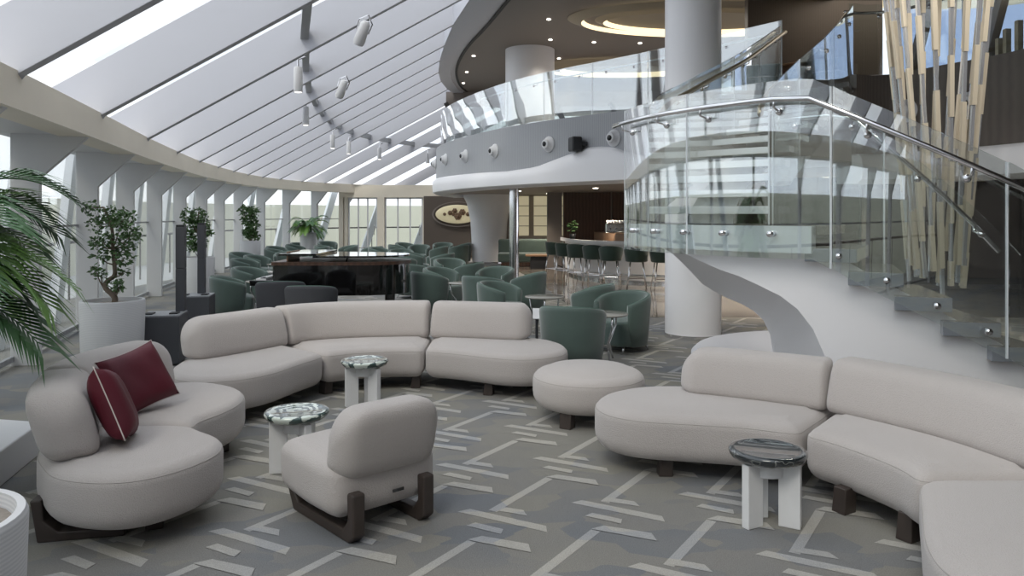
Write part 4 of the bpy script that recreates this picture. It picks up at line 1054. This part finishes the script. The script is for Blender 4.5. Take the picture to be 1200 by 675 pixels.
planter_obj('large white ribbed planter beside the nearest floor speaker', (PX1,PY1), .325, .78)
def pz(px, py, Y): return (XA(px,Y)-XA(132,Y), 0, ZA(py,Y)-.73)
cl = [(XA(x,8.25)-PX1, random.uniform(-.1,.1), ZA(y,8.25)-.74, r) for x, y, r in ((108,240,.06),(118,250,.13),(135,252,.14),(152,256,.13),(160,272,.08),(110,262,.1),(140,268,.16),(125,282,.13),(112,287,.09),(148,284,.12),(133,296,.13),(150,302,.1),(119,300,.07),(118,317,.08),(115,322,.06),(137,330,.09),(143,336,.07),(146,318,.05),(130,340,.06))]
ficus('bonsai-like ficus with a knotted trunk in the nearest white planter', (PX1,PY1), .735, cl, [(.02,0,0),(.03,0,.08),(-.1,0,.18),(-.06,.02,.26),(.03,0,.3),(.02,0,.42),(.0,0,.6),(.0,0,.85),(-.1,0,1.05)], leaf=.055)
X2, Y2 = XA(233,16.0), 16.0
planter_obj('white ribbed planter behind the farther column speaker', (X2,Y2), .32, .82)
ficus('ficus tree in the second white planter along the windows', (X2,Y2), .775, [(XA(x,16)-X2,0,ZA(y,16)-.78,r) for x,y,r in ((221,252,.17),(232,252,.2),(238,262,.15),(226,264,.17),(222,274,.12),(231,284,.2),(243,272,.12),(226,288,.15))], [(0,0,0),(.05,0,.3),(-.05,0,.6),(0,0,1.0)], leaf=.08)
X3, Y3 = XA(293,22), 22.0
planter_obj('white planter at mid distance holding a small ficus', (X3,Y3), .3, .96)
ficus('small ficus in the third white planter along the windows', (X3,Y3), .915, [(XA(x,22)-X3,0,ZA(y,22)-.92,r) for x,y,r in ((288,247,.18),(296,248,.18),(291,257,.2),(297,265,.18),(292,272,.2),(298,276,.15))], [(0,0,0),(.03,0,.4),(0,0,.9)], leaf=.1)
X4, Y4 = XA(361,26), 26.0
planter_obj('white planter farthest along the windows, holding a palm', (X4,Y4), .27, 1.1)
planter_obj('white ribbed planter filled with gravel at the bottom left corner', (-1.89,2.36), .33, .74)
def frond(L, droop, up, n=22, leafL=.3, w=.018):
    m = MB(); pts = []
    for i in range(n+1):
        u = i/n; pts.append(Vector((L*u*(1-.12*u), 0, up*L*u*(1-.35*u)-droop*L*u*u)))
    m.tube(pts, .008, 5, r2=.003)
    for i in range(3, n+1):
        u = i/n; p = pts[i]; t = (pts[min(i+1,n)]-pts[i-1]).normalized(); ll = leafL*(1.05-.5*abs(u-.45)*1.6)*random.uniform(.85,1.1)
        for s in (-1,1):
            side = Vector((0,s,0)); d = (t*.75+side*.62+Vector((0,0,.12))).normalized()
            q1 = p+d*ll*.5+Vector((0,0,.0)); q2 = p+d*ll+Vector((0,0,-.28*ll)); wv = t.cross(d).normalized().cross(d)*w
            m.add([p-wv*.3, p+wv*.3, q1+wv, q2, q1-wv], [(0,1,2,4),(4,2,3)])
    return m
def palm(label, loc, n, L, lean_to=None, leafL=.3, w=.018, trunk=.25, amin=0, amax=2*PI):
    t = thing('palm_plant', label, 'palm', loc)
    MB().tube([(0,0,0),(0,0,trunk)], .05, 8, r2=.03).build('trunk', M['bark'], t, smooth=True)
    for k in range(n):
        a = amin+(amax-amin)*(k+random.uniform(-.2,.2))/n; up = random.uniform(.55,1.5) if k%3 else random.uniform(.2,.6)
        o = frond(L*random.uniform(.75,1.1), random.uniform(.35,.75), up, leafL=leafL, w=w).build('frond', M['palm'] if k%2 else M['palm2'], t)
        o.location = (0,0,trunk*random.uniform(.5,1)); o.rotation_euler = (0,0,a)
    return t
palm('feathery palm in the farthest planter among the green chairs', (X4,Y4,1.05), 20, .72, leafL=.3, w=.016, trunk=.3)
pp = (-3.34,4.2)
planter_obj('white planter on the ledge under the foreground palm', (pp[0]-.12,pp[1]), .3, .5, .225)
palm('big foreground palm spreading green fronds into the left edge', (pp[0]-.0,pp[1],.68), 38, .8, leafL=.42, w=.016, trunk=1.05)

# ------------------------------------------------------------------ ceiling spotlights and beam speakers
def spot(label, px, py, L_=2.45, s=1.0, tilt=(0,0,0), cam=False):
    return None
def along(px):  # purlin point at column px
    best = min(range(len(mids)-1), key=lambda i: abs((600+FPX*mids[i][0]/mids[i][1]+600+FPX*mids[i+1][0]/mids[i+1][1])/2-px) )
    return best
sp0 = None
PB = [Vector(m_) for m_ in mids]
PBs = []
for a, b in zip(PB, PB[1:]):
    for k in range(8): PBs.append(a.lerp(b, k/8))
for i, (px, py) in enumerate(((380,83),(378,130),(386,152),(405,170),(441,180),(496,187))):
    c = min(PBs, key=lambda q: abs(600+FPX*q.x/q.y-px-8)+abs(252-FPX*(q.z-1.7)/q.y-py+6)*1.0)
    if sp0 is None:
        sp0 = thing('track_spotlight', '', 'spotlight')
        MB().lathe([(.001,-.32),(.055,-.32),(.06,-.3),(.06,0),(.05,.02),(.001,.02)], n=20).build('lamp_body', M['white'], sp0, auto=40); MB().tube([(0,0,0),(.0,0,.12),(.1,0,.16)], .012, 6).build('bracket', M['chrome'], sp0)
        MB().lathe([(.001,-.322),(.045,-.322)], n=16).build('lens', M['lamp'], sp0)
        o = sp0
    else: o = dup(sp0, (0,0,0), 0, '')
    o.location = (c.x-.1, c.y-.05, c.z-.05); o.scale = (1.25,1.25,1.25)
    o['label'] = 'white cylinder spotlight hanging below the glazed roof, %s from the camera' % ['nearest','second','third','fourth','fifth','farthest'][i]; o['group'] = 'cylinder spotlights under the glass roof'
for i, (px, py, Y) in enumerate(((425,37,10.9),(401,103,14.5))):
    t = thing('projector_light', 'white stage light aimed down from the %s roof rafter' % ('nearer' if i == 0 else 'farther'), 'spotlight', (XA(px,Y),Y,ZA(py,Y)))
    t.rotation_euler = (rad(20),rad(25),0)
    MB().lathe([(.001,-.2),(.07,-.2),(.085,-.15),(.07,.12),(.04,.16),(.001,.16)], n=20).build('lamp_body', M['white'], t, auto=40)
    MB().lathe([(.001,-.205),(.06,-.205)], n=16).build('lens', M['blackmat'], t); MB().tube([(-.09,0,0),(-.1,0,.15),(0,0,.25),(.1,0,.15),(.09,0,0)], .012, 6).build('yoke', M['chrome'], t)
for i, (px, py) in enumerate(((130,150),(257,203),(356,218))):
    c = min(WCs, key=lambda q: abs(600+FPX*q.x/q.y-px) if q.y < 27 else 999); j = WCs.index(c); tt = (WCs[j+1]-WCs[j-1]).normalized(); n_ = Vector((tt.y,-tt.x))
    p = c+n_*.17; t = thing('beam_speaker', 'small round-backed white speaker on the window beam, %s' % ['nearest the camera','second along','third along'][i], 'speaker', (p.x,p.y,2.76), math.atan2(n_.y,n_.x))
    t['group'] = 'white speakers on the window beam'
    MB().ball((.02,0,0), .14, (.8,1.3,.8), 16).build('housing', M['white'], t, smooth=True); MB().ball((.1,-.04,-.02), .1, (.5,1.2,.7), 12).build('grille', M['grill'], t, smooth=True); MB().box((-.1,0,0), (.14,.06,.06)).build('bracket', M['chrome'], t)

# ------------------------------------------------------------------ upper deck furniture
dc = tub_chair('dining_chair', 'green upholstered chair on the upper deck behind the stair glass', M['velvet']); dc.location = (XA(885,13.7),13.7,3.7); dc.rotation_euler = (0,0,2.2); dc['category'] = 'chair'
dup(dc, (XA(972,12.9),12.9,3.7), 2.6, 'dark green chair on the upper deck right of the stair head')
ut = thing('dining_table', 'round wooden dining table on the upper deck behind the stairs', 'table', (5.35,14.0,3.7))
MB().lathe([(.001,.7),(.5,.7),(.52,.72),(.5,.74),(.001,.74)], n=32).build('table_top', M['counterwood'], ut, auto=40); MB().lathe([(.25,0),(.25,.03),(.05,.05),(.05,.7)], n=20).build('pedestal', M['darkframe'], ut, auto=40)

# ------------------------------------------------------------------ world, camera, render look
w = bpy.data.worlds.new('sky'); bpy.context.scene.world = w; w.use_nodes = True; nt = w.node_tree
bg = nt.nodes['Background']; tc = nt.nodes.new('ShaderNodeTexCoord'); n1 = nt.nodes.new('ShaderNodeTexNoise'); n1.inputs['Scale'].default_value = 3; n1.inputs['Detail'].default_value = 5
r = nt.nodes.new('ShaderNodeValToRGB'); r.color_ramp.elements[0].color = (.74,.80,.92,1); r.color_ramp.elements[0].position = .35; r.color_ramp.elements[1].color = (.96,.97,1,1); r.color_ramp.elements[1].position = .65
mp = nt.nodes.new('ShaderNodeMapping'); mp.inputs['Scale'].default_value = (1,1,3)
nt.links.new(tc.outputs['Generated'], mp.inputs[0]); nt.links.new(mp.outputs[0], n1.inputs['Vector']); nt.links.new(n1.outputs['Fac'], r.inputs[0]); nt.links.new(r.outputs[0], bg.inputs[0]); bg.inputs[1].default_value = 1.0
sun = bpy.data.lights.new('sun','SUN'); sun.energy = .8; sun.angle = rad(20); sun.color = (1,.94,.84)
so = bpy.data.objects.new('sun', sun); col.objects.link(so); so.rotation_euler = (rad(38), rad(-20), 0)
cam = bpy.data.cameras.new('camera'); co = bpy.data.objects.new('camera', cam); col.objects.link(co)
co.location = (0,0,CAMH); co.rotation_euler = (rad(90),0,0); cam.sensor_width = 36; cam.lens = 36*FPX/1200; cam.shift_y = -(337.5-HOR)/1200; cam.clip_end = 200; cam.clip_start = .05
bpy.context.scene.camera = co
sc = bpy.context.scene; vs = sc.view_settings; vs.view_transform = 'Standard'; vs.look = 'None'; vs.gamma = 1; vs.use_curve_mapping = False; vs.exposure = .68
